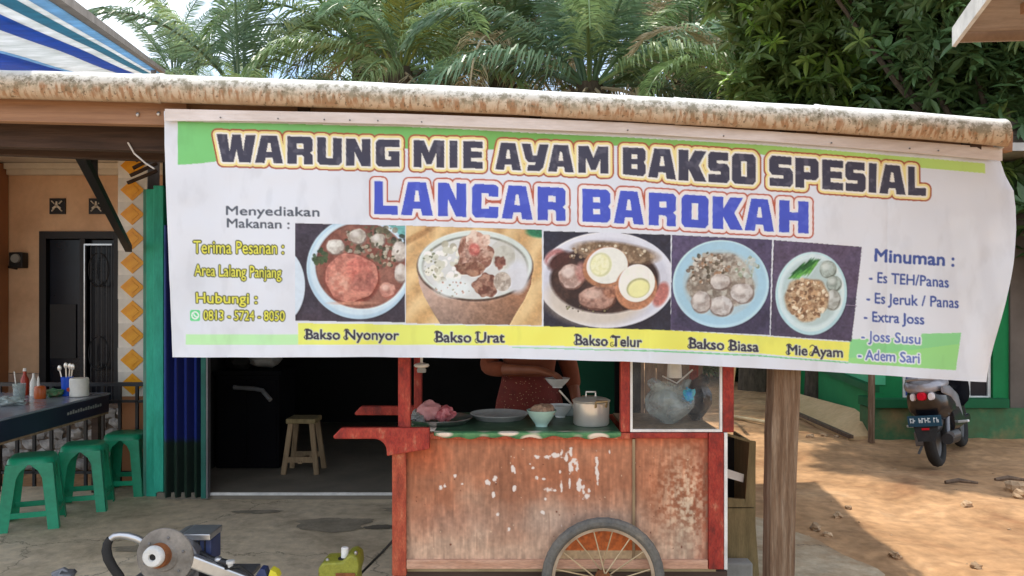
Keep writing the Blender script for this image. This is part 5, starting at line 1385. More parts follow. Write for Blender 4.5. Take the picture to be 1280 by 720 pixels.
# body and stand below the frame
part('motor_body', MB().lathe((c.x + .03, DM + .03, c.z - .03), [(.085, -.0), (.095, -.01), (.095, -.22), (.07, -.24), (0, -.24)], 28, 'y'), M['iron_grey'], mc, smooth=True)
for sx in (-.16, .28):
    for sy in (.02, .26):
        part('leg', MB().beam((c.x + sx, DM + sy, 0), (c.x + sx * .8, DM + sy, .25), .03, .03), M['iron_grey'], mc)
part('base_plate', MB().box(c.x - .18, c.x + .32, DM, DM + .28, .25, .27), M['iron_grey'], mc, bevel=.003)
part('motor_mount', MB().box(c.x - .06, c.x + .12, DM + .06, DM + .24, .271, .33), M['iron_grey'], mc)
part('box_bracket', MB().box(P(250,0,3.55).x, P(262,0,3.55).x, 3.54, 3.6, .271, P(0,700.5,3.55).z), M['iron_grey'], mc)
part('tip', MB().prism([P(318,722,3.45), P(325,711,3.45), P(331,712,3.45), P(334,722,3.45)], (0,.05,0)), M['navy'], mc)
part('tip', MB().prism([P(335,722,3.45), P(338,712,3.45), P(345,716,3.45), P(348,722,3.45)], (0,.05,0)), mat('yellow_tip', (226,214,60), rough=.4), mc)
mb = MB(); mb.ball(P(80,722,3.5), .045, .05, .035, 12, 8, .3, 4); mb.tube([P(66,718,3.5), P(80,712,3.5), P(92,720,3.5)], .012, 8); mb.tube([P(80,722,3.5), (P(80,0,3.5).x, 3.5, 0)], .02, 8)
solo('machine_lever', mb, M['iron_grey'], 'grey lever knob just peeking up at the bottom left edge', 'lever', smooth=True)
# olive pump
pm = thing('olive_pump', 'olive green pump body with a white cap on the floor left of the cart', 'pump', (-.76, 3.6, 0))
D = 3.6
mb = MB(); a = P(402, 700, D); b = P(452, 790, D)
pl = [P(401,790,D), P(402,704,D), P(408,697,D), P(432,696,D), P(437,690,D), P(444,687,D), P(451,692,D), P(452,704,D), P(449,716,D), P(452,790,D)]
mb.prism([p - Vector((0, .07, 0)) for p in pl], (0, .14, 0)); part('body', mb, M['olive'], pm, bevel=.010)
part('cap', MB().lathe((P(428,0,D-.07).x, D - .02, P(0,697,D).z), [(.019, 0), (.019, .004), (.0165, .008), (.0165, .05), (.013, .053), (0, .053)], 18), M['white_metal'], pm, smooth=True)
part('cap_seat', MB().lathe((P(428,0,D-.07).x, D - .02, P(0,699,D).z), [(.030, 0), (.030, .012), (.022, .016)], 18), M['black'], pm, smooth=True)
for px in (412, 447): part('bolt', MB().lathe((P(px,0,D).x, D - .04, P(0,698 if px < 430 else 689,D).z), [(.009, 0), (.009, .010), (.004, .014), (0, .014)], 6), M['alu'], pm)
part('label_plate', MB().box(P(424,0,D).x, P(448,0,D).x, D - .078, D - .072, P(0,722,D).z, P(0,709,D).z), M['rust'], pm, bevel=.003)
for sx in (-.04, .04): part('foot', MB().box(P(427,0,D).x + sx*2 - .025, P(427,0,D).x + sx*2 + .025, D - .09, D + .09, 0, .02), M['olive'], pm)

# ================================================================ table, stools
TX1 = -3.12
tb = thing('dining_table', 'long table with grey top and dark apron beside the green stools', 'table', (-3.6, 5.2, 0))
mb = MB(); mb.box(-4.0, TX1, 3.9, 6.22, .735, .75); part('top', mb, M['table_top'], tb, bevel=.003)
mb = MB(); mb.box(TX1 - .02, TX1 - .004, 3.92, 6.20, .605, .734); part('apron', mb, M['table_apron'], tb)
mb = MB(); mb.box(-3.98, TX1 - .021, 6.185, 6.20, .605, .734); part('apron', mb, M['table_apron'], tb)
mb = MB(); mb.box(TX1 - .03, TX1 - .002, 3.93, 6.19, .59, .604); part('apron_strip', mb, M['wood_raw'], tb)
for x in (-3.95, TX1 - .06):
    for y in (3.98, 6.12): part('leg', MB().box(x - .025, x + .025, y - .025, y + .025, 0, .604), M['wood_dark'], tb)
mb = MB()
for k in range(14):
    y = 5.62 + .034 * k; h_ = .018 + .010 * ((k * 7) % 3) / 2
    mb.box(TX1 - .0035, TX1 - .0025, y, y + .02, .662, .662 + h_)
    if k % 2: mb.box(TX1 - .0022, TX1 - .0015, y - .008, y + .026, .668, .673)
part('worn_print', mb, M['greyish'], tb, label='worn grey print on the table apron')

def stool():
    r = thing('plastic_stool', 'x', 'stool', (0, 0, 0), 0, 'green plastic stools beside the table')
    H = .46; a = .125; bt = .175
    # seat with rounded rim
    vs = []; fs = []; prof = [(a - .03, H), (a - .006, H - .003), (a + .006, H - .014), (a + .013, H - .045), (a + .010, H - .046), (a, H - .02), (a - .03, H - .012)]
    n = 32
    for w_, z in prof:
        for k in range(n):
            t = 2 * PI * k / n; c_, s_ = math.cos(t), math.sin(t); q = 5.0
            rr2 = w_ / ((abs(c_) ** q + abs(s_) ** q) ** (1 / q)); vs.append((rr2 * c_, rr2 * s_, z))
    for i in range(len(prof) - 1):
        for k in range(n): fs.append((i*n+k, i*n+(k+1)%n, (i+1)*n+(k+1)%n, (i+1)*n+k))
    fs.append(tuple(range(n))); fs.append(tuple((len(prof)-1)*n + k for k in range(n-1, -1, -1)))
    part('seat', MB().add(vs, fs), M['stool_green'], r, local=True, smooth=True)
    zs = H - .04
    for sx in (-1, 1):
        for sy in (-1, 1):
            # L-shaped leg, arched into the skirt at the top
            mb = MB()
            for ax in (0, 1):
                pts_o = []; 
                for z in np.linspace(0, zs, 10):
                    t = z / zs; e_ = bt + (a + .008 - bt) * t
                    w_ = .064 + .006 * t + (.085 * max(0, (t - .80) / .20) ** 2)
                    w_ = min(w_, e_)
                    pts_o.append((e_, e_ - w_, z))
                n_ = len(pts_o); vv = []
                for e_, inn, z in pts_o:
                    for th in (0, .006):
                        if ax == 0: vv += [(sx * e_, sy * (e_ - th), z), (sx * inn, sy * (e_ - th), z)]
                        else: vv += [(sx * (e_ - th), sy * e_, z), (sx * (e_ - th), sy * inn, z)]
                ff = []
                for i in range(n_ - 1):
                    o_ = 4 * i
                    for p_, q2 in ((0,1),(1,3),(3,2),(2,0)): ff.append((o_+p_, o_+q2, o_+4+q2, o_+4+p_))
                ff += [(0,1,3,2), tuple(4*(n_-1) + k for k in (0,1,3,2))]
                mb.add(vv, ff)
            part('leg', mb, M['stool_green'], r, local=True, smooth=False)
    z = .10; e_ = bt + (a - bt) * z / zs - .004
    for ax in (0, 1):
        for s_ in (-1, 1):
            mb = MB()
            if ax == 0: mb.box(-e_ + .03, e_ - .03, s_*e_ - .005, s_*e_ + .005, z - .018, z + .018)
            else: mb.box(s_*e_ - .005, s_*e_ + .005, -e_ + .03, e_ - .03, z - .018, z + .018)
            part('stretcher', mb, M['stool_green'], r, local=True, bevel=.003)
    return r
st = stool()
st.location = (-3.15, 5.26, 0); st.rotation_euler = (0, 0, .38); st['label'] = 'nearest green plastic stool, cut by the left edge of the photo'
copy_tree(st, (-3.04, 5.68, 0), .30, 'middle green plastic stool, half tucked under the table edge')
copy_tree(st, (-2.955, 6.13, 0), .12, 'farthest green plastic stool, standing against the teal door post')

# table things
def on_table(px, D): return ((px - 640) * D / F, D, .7505)
x, y, z = on_table(99, 5.98); r = thing('white_tub', 'white tub with a small red mark at the far end of the table', 'tub', (x, y, z))
part('body', MB().lathe((x, y, z), [(.060, 0), (.066, .005), (.067, .125), (.063, .137), (0, .137)], 28), M['white_tub'], r, smooth=True)
part('mark', MB().lathe((x - .052, y - .047, z + .055), [(.016, 0), (.016, .002), (0, .003)], 12, 'y'), M['sauce_red'], r)
x, y, z = on_table(84, 6.03); r = thing('blue_cup', 'bright blue cup holding spoons left of the white tub', 'cup', (x, y, z))
part('body', MB().lathe((x, y, z), [(.036, 0), (.043, .14), (.039, .14), (.033, .006), (0, .006)], 24), M['blue_cup'], r, smooth=True)
for k, (dx, h_) in enumerate(((-.055, .22), (-.01, .24), (.02, .235), (.04, .23))):
    s_ = thing('spoon', 'steel spoon standing in the blue cup, %s' % ['leaning far left', 'upright in the middle', 'right of the middle', 'rightmost handle'][k], 'spoon', (x, y, z + .01))
    part('handle', MB().tube([(x + dx * .3, y, z + .01), (x + dx, y, z + h_ - .03)], .005, 6), M['steel'], s_)
    part('bowl', MB().ball((x + dx * 1.05, y, z + h_ - .015), .016, .008, .024), M['steel'], s_, smooth=True)
x, y, z = on_table(24, 5.62); r = thing('drinking_glass', 'clear glass with pale drink near the left end of the table', 'glass', (x, y, z))
part('body', MB().lathe((x, y, z), [(.034, 0), (.042, .135), (.039, .135), (.032, .006), (0, .006)], 24), M['bag_clear'], r, smooth=True)
part('drink', MB().lathe((x, y, z + .008), [(.031, 0), (.037, .10), (0, .10)], 20), mat('pale_drink', (196,204,206), rough=.3), r, smooth=True)
part('straw', MB().tube([(x - .01, y, z + .01), (x - .035, y, z + .22)], .004, 6), M['white_tub'], r)
x, y, z = on_table(50, 5.85); r = thing('sauce_jar', 'orange brown sauce jar in the middle of the table things', 'jar', (x, y, z))
part('body', MB().lathe((x, y, z), [(.036, 0), (.039, .01), (.039, .08), (.030, .092), (0, .092)], 22), M['sauce'], r, smooth=True)
part('nozzle', MB().lathe((x - .012, y, z + .092), [(.010, 0), (.008, .05), (.003, .07)], 12), M['white_tub'], r, smooth=True)
x, y, z = on_table(31, 6.05); r = thing('sauce_bottle', 'thin orange red sauce bottle with a white top behind the glass', 'bottle', (x, y, z))
part('body', MB().lathe((x, y, z), [(.026, 0), (.028, .01), (.028, .12), (.012, .155), (.011, .18)], 20), M['sauce_red'], r, smooth=True)
part('cap', MB().lathe((x, y, z + .181), [(.013, 0), (.012, .022), (0, .024)], 14), M['white_tub'], r, smooth=True)
x, y, z = on_table(42, 6.0); mb = MB().lathe((x, y, z), [(.024, 0), (.026, .01), (.025, .10), (.010, .14), (.008, .17), (0, .17)], 18)
solo('white_bottle', mb, M['white_tub'], 'slim white squeeze bottle behind the orange sauce jar', 'bottle', smooth=True)
x, y, z = on_table(68, 5.95); mb = MB().ball((x, y, z + .028), .066, .05, .03, 22, 10, .4, 3)
solo('green_packet', mb, M['green_cloth'], 'crumpled green packet between the sauce jar and the blue cup', 'packet', smooth=True)
x, y, z = on_table(10, 5.5); mb = MB().ball((x, y, z + .024), .10, .08, .028, 22, 10, .5, 6)
solo('clear_packet', mb, M['bag_clear'], 'flat crumpled clear plastic packet at the left end of the table', 'packet', smooth=False)

# ================================================================ person behind the cart
def skin_mesh(name, V, E, R, root=0, sub=2):
    me = bpy.data.meshes.new(name); me.from_pydata(V, E, []); o = bpy.data.objects.new(name, me); C.objects.link(o)
    o.modifiers.new("skin", 'SKIN'); sv = me.skin_vertices[0].data
    for i, r_ in enumerate(R):
        sv[i].radius = r_ if isinstance(r_, tuple) else (r_, r_)
        sv[i].use_root = (i == root)
    s_ = o.modifiers.new("sub", 'SUBSURF'); s_.levels = sub; s_.render_levels = sub
    dg = bpy.context.evaluated_depsgraph_get(); m2 = bpy.data.meshes.new_from_object(o.evaluated_get(dg))
    C.objects.unlink(o); bpy.data.objects.remove(o)
    m2.polygons.foreach_set("use_smooth", [True] * len(m2.polygons)); m2.name = name
    return m2
PXX, PYY = .10, 4.62
pr = thing('person', 'person in rust brown shirt and red batik wrap holding a white bowl behind the cart', 'person', (PXX, PYY, 0))
V, E, R = [], [], []
def sv_(p, r_, par=None):
    V.append(p); R.append(r_); i = len(V) - 1
    if par is not None: E.append((par, i))
    return i
pel = sv_((0, 0, .86), (.15, .11))
wa = sv_((0, 0, 1.00), (.125, .095), pel); ch = sv_((0, .0, 1.17), (.15, .105), wa); nb = sv_((0, .0, 1.30), (.075, .065), ch)
nk = sv_((0, -.015, 1.37), (.05, .05), nb); hd0 = sv_((0, -.03, 1.43), (.068, .078), nk); hd1 = sv_((0, -.025, 1.51), (.076, .09), hd0); hd2 = sv_((0, -.015, 1.565), (.06, .07), hd1)
hands = []
for s_, el, wrp, fd in ((-1, (-.25, -.06, 1.085), (.045, -.30, 1.10), Vector((.88, -.38, -.22))), (1, (.25, .03, 1.03), (.27, -.10, .86), Vector((0, -.45, -.9)))):
    sh_ = sv_((s_ * .16, 0, 1.27), (.052, .055), ch); ua = sv_(tuple((Vector((s_*.19, 0, 1.23)) + Vector(el)) / 2), (.042, .045), sh_); e_ = sv_(el, (.036, .036), ua)
    fa = sv_(tuple(Vector(el).lerp(Vector(wrp), .4)), (.035, .035), e_); wr2 = sv_(wrp, (.023, .026), fa)
    fd = fd.normalized(); pm_ = Vector(wrp) + fd * .05; p_ = sv_(tuple(pm_), (.036, .016), wr2); side = fd.cross(Vector((0, 0, 1))).normalized()
    p2 = sv_(tuple(pm_ + fd * .035), (.034, .014), p_)
    for k in range(4):
        o_ = side * (.027 - .018 * k); ln = (.026, .030, .028, .022)[k]
        b_0 = Vector(wrp) + fd * .10 + o_; f1 = sv_(tuple(b_0), .0095, p2); f2 = sv_(tuple(b_0 + (fd * .85 + Vector((0,0,-.5))) * ln), .0088, f1); f3 = sv_(tuple(b_0 + (fd * 1.25 + Vector((0,0,-1.5))) * ln), .0078, f2)
    t0 = Vector(wrp) + fd * .045 + side * s_ * .032; f1 = sv_(tuple(t0), .0115, p_); f2 = sv_(tuple(t0 + fd * .025 + side * s_ * .016 + Vector((0,0,-.012))), .010, f1); sv_(tuple(t0 + fd * .05 + side * s_ * .012 + Vector((0,0,-.028))), .0085, f2)
for s_ in (-1, 1):
    hp = sv_((s_ * .09, 0, .80), (.085, .09), pel); kn = sv_((s_ * .10, -.02, .45), (.055, .058), hp); an = sv_((s_ * .11, .01, .09), (.034, .036), kn); sv_((s_ * .12, -.13, .04), (.04, .028), an)
bmsh = skin_mesh('body', V, E, R, 0, 2); bmsh.materials.append(M['skin'])
part('body', bmsh, None, pr, local=True)
# shirt
V, E, R = [], [], []
a0 = sv_((0, 0, .90), (.168, .125)); a1_ = sv_((0, 0, 1.02), (.145, .112), a0); a2_ = sv_((0, 0, 1.18), (.166, .122), a1_); a3_ = sv_((0, 0, 1.29), (.09, .078), a2_)
for s_, el, wrp in ((-1, (-.25, -.06, 1.085), (.045, -.30, 1.10)), (1, (.25, .03, 1.03), (.27, -.10, .86))):
    s1 = sv_((s_ * .17, 0, 1.27), (.066, .068), a2_); s2 = sv_(tuple((Vector((s_*.19, 0, 1.23)) + Vector(el)) / 2), (.058, .06), s1); s3 = sv_(el, (.052, .050), s2); sv_(tuple(Vector(el).lerp(Vector(wrp), .42)), (.046, .046), s3)
sm_ = skin_mesh('shirt', V, E, R, 0, 2); sm_.materials.append(M['shirt']); part('shirt', sm_, None, pr, local=True)
# batik wrap
mb = MB(); n = 40; vs = []; lv = [(1.045, .155, .118), (1.0, .165, .125), (.90, .19, .145), (.80, .205, .16), (.55, .20, .17), (.25, .20, .18), (.12, .20, .18)]
for z, rx, ry in lv:
    for k in range(n):
        a = 2 * PI * k / n; f = 1 + .03 * math.sin(a * 7) * (1.1 - z); vs.append((rx * f * math.cos(a), ry * f * math.sin(a), z))
mb.add(vs, [(i*n+k, i*n+(k+1)%n, (i+1)*n+(k+1)%n, (i+1)*n+k) for i in range(len(lv)-1) for k in range(n)])
o = part('batik_wrap', mb, M['batik'], pr, local=True, smooth=True); md = o.modifiers.new("solid", 'SOLIDIFY'); md.thickness = .004
# face and hair
mb = MB(); mb.ball((0, .005, 1.53), .092, .108, .10, 22, 14, .06, 2); hr = part('hair', mb, M['hair'], pr, local=True, smooth=True)
mb = MB(); mb.ball((0, .09, 1.47), .045, .04, .05, 14, 8, .15, 3); part('hair_bun', mb, M['hair'], hr, local=True, smooth=True)
for s_ in (-1, 1):
    part('eye', MB().ball((s_ * .031, -.108, 1.485), .012, .008, .007, 12, 8), M['eye_white'], pr, local=True, smooth=True)
    part('ear', MB().ball((s_ * .080, -.015, 1.475), .010, .018, .028, 12, 8), M['skin'], pr, local=True, smooth=True)
part('nose', MB().ball((0, -.122, 1.462), .013, .018, .024, 12, 8), M['skin'], pr, local=True, smooth=True)
part('mouth', MB().ball((0, -.108, 1.425), .024, .008, .007, 12, 8), M['lips'], pr, local=True, smooth=True)
bowl(PXX + .142, PYY - .355, 1.012, .068, .05, 'white bowl held up in the hands of the person behind the cart', M['porcelain'], False)

# ================================================================ right side yard
gh_ = thing('green_house', 'green painted house front with darker dirty base and white framed windows', 'house', (5.2, 8.6, 0))
GY = 8.62
def gb(name, px0, px1, py0, py1, m_, d=GY, dep=.12, par=None, bevel=0):
    a = P(px0, py0, d); b = P(px1, py1, d)
    return part(name, MB().box(a.x, b.x, d, d + dep, a.z, b.z), m_, par or gh_, bevel=bevel)
gb('base_wall', 1090, 1330, 510.5, 556, M['green_dirty'], GY - .10, .3)
gb('ledge', 1090, 1262, 499, 510, M['green_dark'], GY - .14, .34)
a = P(1262, 0, GY); 
part('wall', MB().box(P(1092,0,GY).x, P(1128,0,GY).x, GY, GY + .12, P(0,498.5,GY).z, 2.9), M['green_wall'], gh_)
part('wall', MB().box(P(1240,0,GY).x, P(1262,0,GY).x, GY - .02, GY + .12, P(0,498.5,GY).z, 2.9), M['green_wall'], gh_)
part('wall', MB().box(P(1128,0,GY).x + .001, P(1240,0,GY).x - .001, GY, GY + .12, 2.2, 2.9), M['green_wall'], gh_)
gb('wall', 1263, 1400, 150, 545, M['brown_wall'], GY - .05, .3)
for i, (q0, q1) in enumerate(((1129, 1146), (1147.5, 1208), (1210, 1239))):
    a = P(q0, 0, GY); b = P(q1, 0, GY); zb = P(0, 498, GY).z
    wn_ = part('window', MB().box(a.x, a.x + .03, GY + .01, GY + .06, zb, 2.19).box(b.x - .03, b.x, GY + .01, GY + .06, zb, 2.19).box(a.x + .031, b.x - .031, GY + .01, GY + .06, zb, zb + .025), M['white_metal'], gh_)
    part('pane', MB().box(a.x + .031, b.x - .031, GY + .03, GY + .04, zb + .026, 2.18), M['blue_glass'] if i < 2 else M['window_dark'], wn_)
part('roof', MB().box(P(1000,0,GY).x, 9.0, GY - .8, GY + 4, 2.92, 3.0), M['zinc'], gh_)
part('wall', MB().box(8.6, 8.7, GY + .2, GY + 4, 0, 2.9), M['green_wall'], gh_)
# side wall receding, with pale upper band
sa = Vector((P(1092, 0, GY).x, GY, 0)); sb = Vector((P(990, 0, 13.5).x, 13.5, 0))
def wallseg(z0a, z1a, z0b, z1b, off, m_, name):
    d = (sb - sa).normalized(); nrm = Vector((-d.y, d.x, 0)) * off
    q = [sa + nrm + Vector((0,0,z0a)), sb + nrm + Vector((0,0,z0b)), sb + nrm + Vector((0,0,z1b)), sa + nrm + Vector((0,0,z1a))]
    part(name, MB().prism(q, d.cross(Vector((0,0,1))) * .12), m_, gh_)
wallseg(-.05, .46, -.05, .46, .02, M['green_wall'], 'side_wall'); wallseg(.461, .54, .461, .42+.12, .06, M['green_dark'], 'side_ledge'); wallseg(.545, 2.9, .545, 2.9, .0, M['green_pale'], 'side_wall')
# concrete ramp strip along the side wall
rp = MB()
q = [P(1088,546,8.52), P(1000,505,11.0), P(995,496,11.9), P(1088,516,9.0)]
a, b, c_, d = P(1000,519,10.06), P(1060,546,8.52), P(1088,545,8.56), P(1088,516,8.9)
e2 = P(1000,492.5,11.2)
rp.add([a, b, c_, d, e2, P(960,503,11.3), P(960,482,12.6)], [(0,1,2,3,4), (5,0,4,6)])
rp.add([a, b, c_, (a.x, a.y, -.1), (b.x, b.y, -.1), (c_.x, c_.y, -.1), P(960,503,11.3), (P(960,0,11.3).x, 11.3, -.1)], [(0,1,4,3), (1,2,5,4), (6,0,3,7)])
rp_o = solo('concrete_ramp', rp, M['ramp'], 'sloping tan concrete apron along the green wall', 'ramp')
mb = MB(); mb.beam(P(995,517,10.1) + Vector((0,0,.01)), P(1064,546,8.48), .05, .035); solo('ramp_kerb', mb, M['boards'], 'dark thin board along the lower edge of the concrete apron', 'board')
# thin post at the corner of the wall
mb = MB(); mb.beam((P(1089,0,8.35).x, 8.35, -.03), (P(1091,0,8.35).x, 8.35, 2.9), .05, .05); solo('thin_post', mb, M['wood_post'], 'thin brown post at the corner of the green house', 'post')
# pale sign on the green wall, its faded marks not readable
mb = MB(); mb.box(0, 0, 0, 0, 0, 0)

# board fence seen through the glass case
bf = thing('board_fence', 'low dark board fence in the yard behind the cart', 'fence', (1.8, 9.2, 0))
for k in range(7):
    x = 1.26 + .135 * k; h_ = .95 + random.uniform(-.05, .05)
    part('plank', MB().box(x, x + .125, 9.2 + random.uniform(0, .01), 9.225, -.04, h_), M['boards'], bf)
for z in (.2, .75): part('rail', MB().box(1.24, 2.2, 9.235, 9.27, z, z + .05), M['boards'], bf)

# bamboo poles
for a, b, lb in ((P(918,455,9.0), P(928,499,9.3), 'pale bamboo pole leaning beside the red cart post'), (P(928,499,9.35), P(985,511,9.1), 'pale bamboo pole lying on the dirt behind the wooden post')):
    b2 = Vector((b.x, b.y, max(.0, b.z)))
    if 'lying' in lb: a = Vector((a.x, a.y + .5, .02)); b2 = Vector((b.x, b.y, .02))
    else: b2 = Vector((b.x, b.y + .6, -.02))
    mb = MB(); mb.tube([a, b2], .022, 8); solo('bamboo_pole', mb, M['bamboo'], lb, 'pole', smooth=True)

# stones and rubble
rk = [MB().ball((0,0,0), .05, .04, .03, 9, 6, .45, k*2.7).mesh('stone', M['rock']) for k in range(4)]
def rock(px, py, s_, label='tiny pebble lying on the dirt of the yard', g='tiny pebbles on the dirt yard'):
    D = EYE * F / (py - HZ) ; p = P(px, py, D)
    o = bpy.data.objects.new('stone', rk[random.randrange(4)]); C.objects.link(o)
    o.location = (p.x, D, gz(p.x, D) + .012 * s_); o.rotation_euler = (0, 0, random.uniform(0, 6)); o.scale = (s_, s_, s_)
    o['label'] = label; o['category'] = 'stone'
    if g: o['group'] = g
for px, py, s_, lb in ((1209,627,.9,'largest loose stone in the sunny middle of the yard'), (1120,688,.8,'stone in the sun low in the yard, right of the canopy shade'), (1220,700,.7,'stone at the bottom right corner of the yard'),
        (1047,641,.8,'stone on the edge of the canopy shade'), (1060,631,.6,'small stone just above the one on the shade edge'), (1013,545,.9,'leftmost of three lumps by the dark board of the apron'), (1030,541,.9,'middle of three lumps by the dark board of the apron'),
        (1046,543,.7,'rightmost of three lumps by the dark board of the apron'), (1070,700,.8,'stone on the broken slab edge near the bottom'), (1020,655,.9,'first broken lump right of the wooden post'), (1034,662,.7,'second broken lump right of the wooden post'), (1010,667,.6,'small lump nearest the wooden post on the slab edge')):
    rock(px, py, s_, lb, 'loose stones on the dirt yard')
for k in range(12): rock(random.uniform(1000, 1278), random.uniform(575, 715), random.uniform(.12, .28))
rock(1270, 605, 2.0, 'large pale stone at the right edge of the yard', None); rock(1279, 615, 1.4, 'darker stone just below the large pale one at right edge', None)
for px, py in ((1200, 600), (1262, 596)):
    D = EYE * F / (py - HZ); p = P(px, py, D); mb = MB(); mb.tube([(p.x - .12, D, gz(p.x, D) + .02), (p.x, D + .02, gz(p.x, D) + .03), (p.x + .13, D - .03, gz(p.x, D) + .02)], [.014, .02, .01], 7)
    solo('dry_stick', mb, M['boards'], {1262: 'dark dry stick above the large pale stone', 1200: 'short dark stick in the tree shade of the yard', 1274: 'dry stick at the lower right edge of the yard'}[px], 'stick')

# ================================================================ scooter
SP = P(1176, 578, 7.15)
sc = thing('parked_scooter', 'black and silver scooter seen from behind, parked by the green house', 'scooter', (SP.x - .14, 7.0, -.03), math.radians(-38))
sc.rotation_euler.y = math.radians(-8)
def sp(name, mb, m_, smooth=True, bevel=0, par=None): return part(name, mb, m_, par or sc, local=True, smooth=smooth, bevel=bevel)
def torus(cy, cz, R_, r_, n=36, k=10):
    vs = []
    for i in range(n):
        a = 2*PI*i/n
        for j in range(k):
            t = 2*PI*j/k; q = R_ + r_*math.cos(t); vs.append((r_*1.1*math.sin(t), cy + q*math.cos(a), cz + q*math.sin(a)))
    return MB().add(vs, [(i*k+j, ((i+1)%n)*k+j, ((i+1)%n)*k+(j+1)%k, i*k+(j+1)%k) for i in range(n) for j in range(k)])
for cy in (.22, 1.42):
    w_ = sp('wheel', MB().lathe((-.03, cy, .27), [(.05, 0), (.16, .02), (.19, .01), (.19, .05), (.16, .04), (.05, .06)], 24, 'x'), M['iron_grey']); sp('tyre', torus(cy, .27, .225, .045), M['rubber'], par=w_)
def loft(secs, n=20, e=2.6):
    vs = []
    for y, w_, h_, cz in secs:
        for k in range(n):
            t = 2*PI*k/n; c_, s_ = math.cos(t), math.sin(t); q = 1 / ((abs(c_)**e + abs(s_)**e) ** (1/e)); vs.append((w_*q*c_, y, cz + h_*q*s_))
    fs = [(i*n+k, i*n+(k+1)%n, (i+1)*n+(k+1)%n, (i+1)*n+k) for i in range(len(secs)-1) for k in range(n)]
    fs += [tuple(range(n-1, -1, -1)), tuple((len(secs)-1)*n + k for k in range(n))]
    return MB().add(vs, fs)
sp('tail_body', loft([(-.02, .07, .06, .68), (.03, .135, .14, .60), (.16, .17, .18, .58), (.45, .175, .20, .55), (.75, .13, .16, .52), (.85, .10, .12, .46)]), M['scooter_black'])
sp('seat', loft([(.02, .06, .02, .775), (.10, .11, .045, .785), (.40, .135, .055, .775), (.75, .12, .05, .755), (.86, .07, .03, .75)]), M['black'])
sp('grab_rail', MB().tube([(-.13, .32, .76), (-.125, .08, .79), (-.08, -.04, .805), (0, -.07, .81), (.08, -.04, .805), (.125, .08, .79), (.13, .32, .76)], .017, 10), M['scooter_silver'])
sp('tail_cowl', loft([(-.06, .05, .03, .725), (-.02, .12, .06, .73), (.10, .165, .075, .735), (.3, .17, .06, .74)]), M['scooter_silver'])
sp('side_trim', loft([(.0, .012, .03, .70), (.3, .016, .05, .66), (.62, .014, .09, .52), (.7, .01, .06, .42)]).__class__().add(*(lambda q: ([(v[0] + .165, v[1], v[2]) for v in q.v], q.f))(loft([(.0, .012, .03, .70), (.3, .016, .05, .66), (.62, .014, .09, .52), (.7, .01, .06, .42)]))), M['scooter_silver'])
tl = sp('tail_light', loft([(-.085, .028, .03, .655), (-.05, .038, .038, .655), (.02, .045, .045, .655)]), M['red_lens'])
for s_ in (-1, 1): sp('indicator', loft([(-.06, .018, .03, .65), (.02, .03, .038, .65)]).__class__().add([(v[0] + s_ * .072, v[1], v[2]) for v in loft([(-.06, .018, .03, .65), (.02, .03, .038, .65)]).v], loft([(-.06, .018, .03, .65), (.02, .03, .038, .65)]).f), M['clear_lens'])
npl = sp('number_plate', MB().box(-.135, .135, -.075, -.07, .395, .49), M['plate'], False, .002)
mb = MB(); random.seed(4)
for k, w_ in enumerate((.018, .018, 0, .02, .02, .02, .02, 0, .016, .016)):
    if w_:
        x = -.115 + k * .0235; mb.box(x, x + w_ * .35, -.0775, -.0755, .428, .470); mb.box(x + w_ * .36, x + w_, -.0775, -.0755, .460 - .016 * (k % 2), .468 - .016 * (k % 2))
        if k % 3 == 0: mb.box(x + w_ * .65, x + w_, -.0775, -.0755, .428, .443)
sp('plate_marks', mb, M['plate_mark'], False, par=npl)
sp('mudguard', MB().prism([(-.10, -.06, .40), (.10, -.06, .40), (.07, -.10, .27), (-.07, -.10, .27)], (0, .015, 0)), M['rubber'], False)
sp('fender_stay', loft([(-.03, .09, .05, .36), (.06, .11, .06, .38), (.2, .10, .07, .42)]), M['black'])
sp('reflector', MB().box(-.03, .03, -.082, -.075, .365, .383), M['red_lens'], False)
sp('exhaust', MB().tube([(.14, .02, .27), (.15, .30, .25), (.12, .7, .22)], [.048, .05, .02], 16), M['black_metal'])
sp('exhaust_guard', MB().tube([(.165, .03, .30), (.175, .28, .285)], .035, 12), M['iron_grey'])
for s_ in (-1, 1): sp('foot_peg', MB().beam((s_ * .15, .45, .335 + (.03 if s_ > 0 else 0)), (s_ * .26, .42, .345 + (.03 if s_ > 0 else 0)), .035, .02), M['white_metal'], False, .004)
for s_ in (-1, 1):
    sp('shock_absorber', MB().tube([(s_*.115, .20, .30), (s_*.12, .32, .56)], [.022, .026], 10), M['iron_grey'])
    sp('side_case', loft([(.30, .02, .08, .40), (.55, .03, .12, .42), (.80, .02, .08, .38)]).__class__().add([(v[0] + s_ * .15, v[1], v[2]) for v in loft([(.30, .02, .08, .40), (.55, .03, .12, .42), (.80, .02, .08, .38)]).v], loft([(.30, .02, .08, .40), (.55, .03, .12, .42), (.80, .02, .08, .38)]).f), M['scooter_black'])
sp('side_stand', MB().tube([(-.12, .75, .30), (-.26, .72, .04)], .012, 8), M['iron_grey'])
sp('seat_seam', MB().tube([(-.12, .12, .745), (0, .03, .752), (.12, .12, .745)], .004, 6), M['black'])
sp('swing_arm', MB().box(-.14, -.06, .1, .75, .2, .33), M['iron_grey'], False, .01)
sp('floorboard', MB().box(-.17, .17, .72, 1.12, .30, .37), M['scooter_black'], False, .02)
sp('leg_shield', loft([(1.10, .20, .20, .62), (1.16, .19, .26, .66), (1.22, .12, .22, .70)]), M['scooter_black'])
sp('front_fork', MB().tube([(0, 1.15, .98), (0, 1.40, .30)], .03, 10), M['iron_grey'])
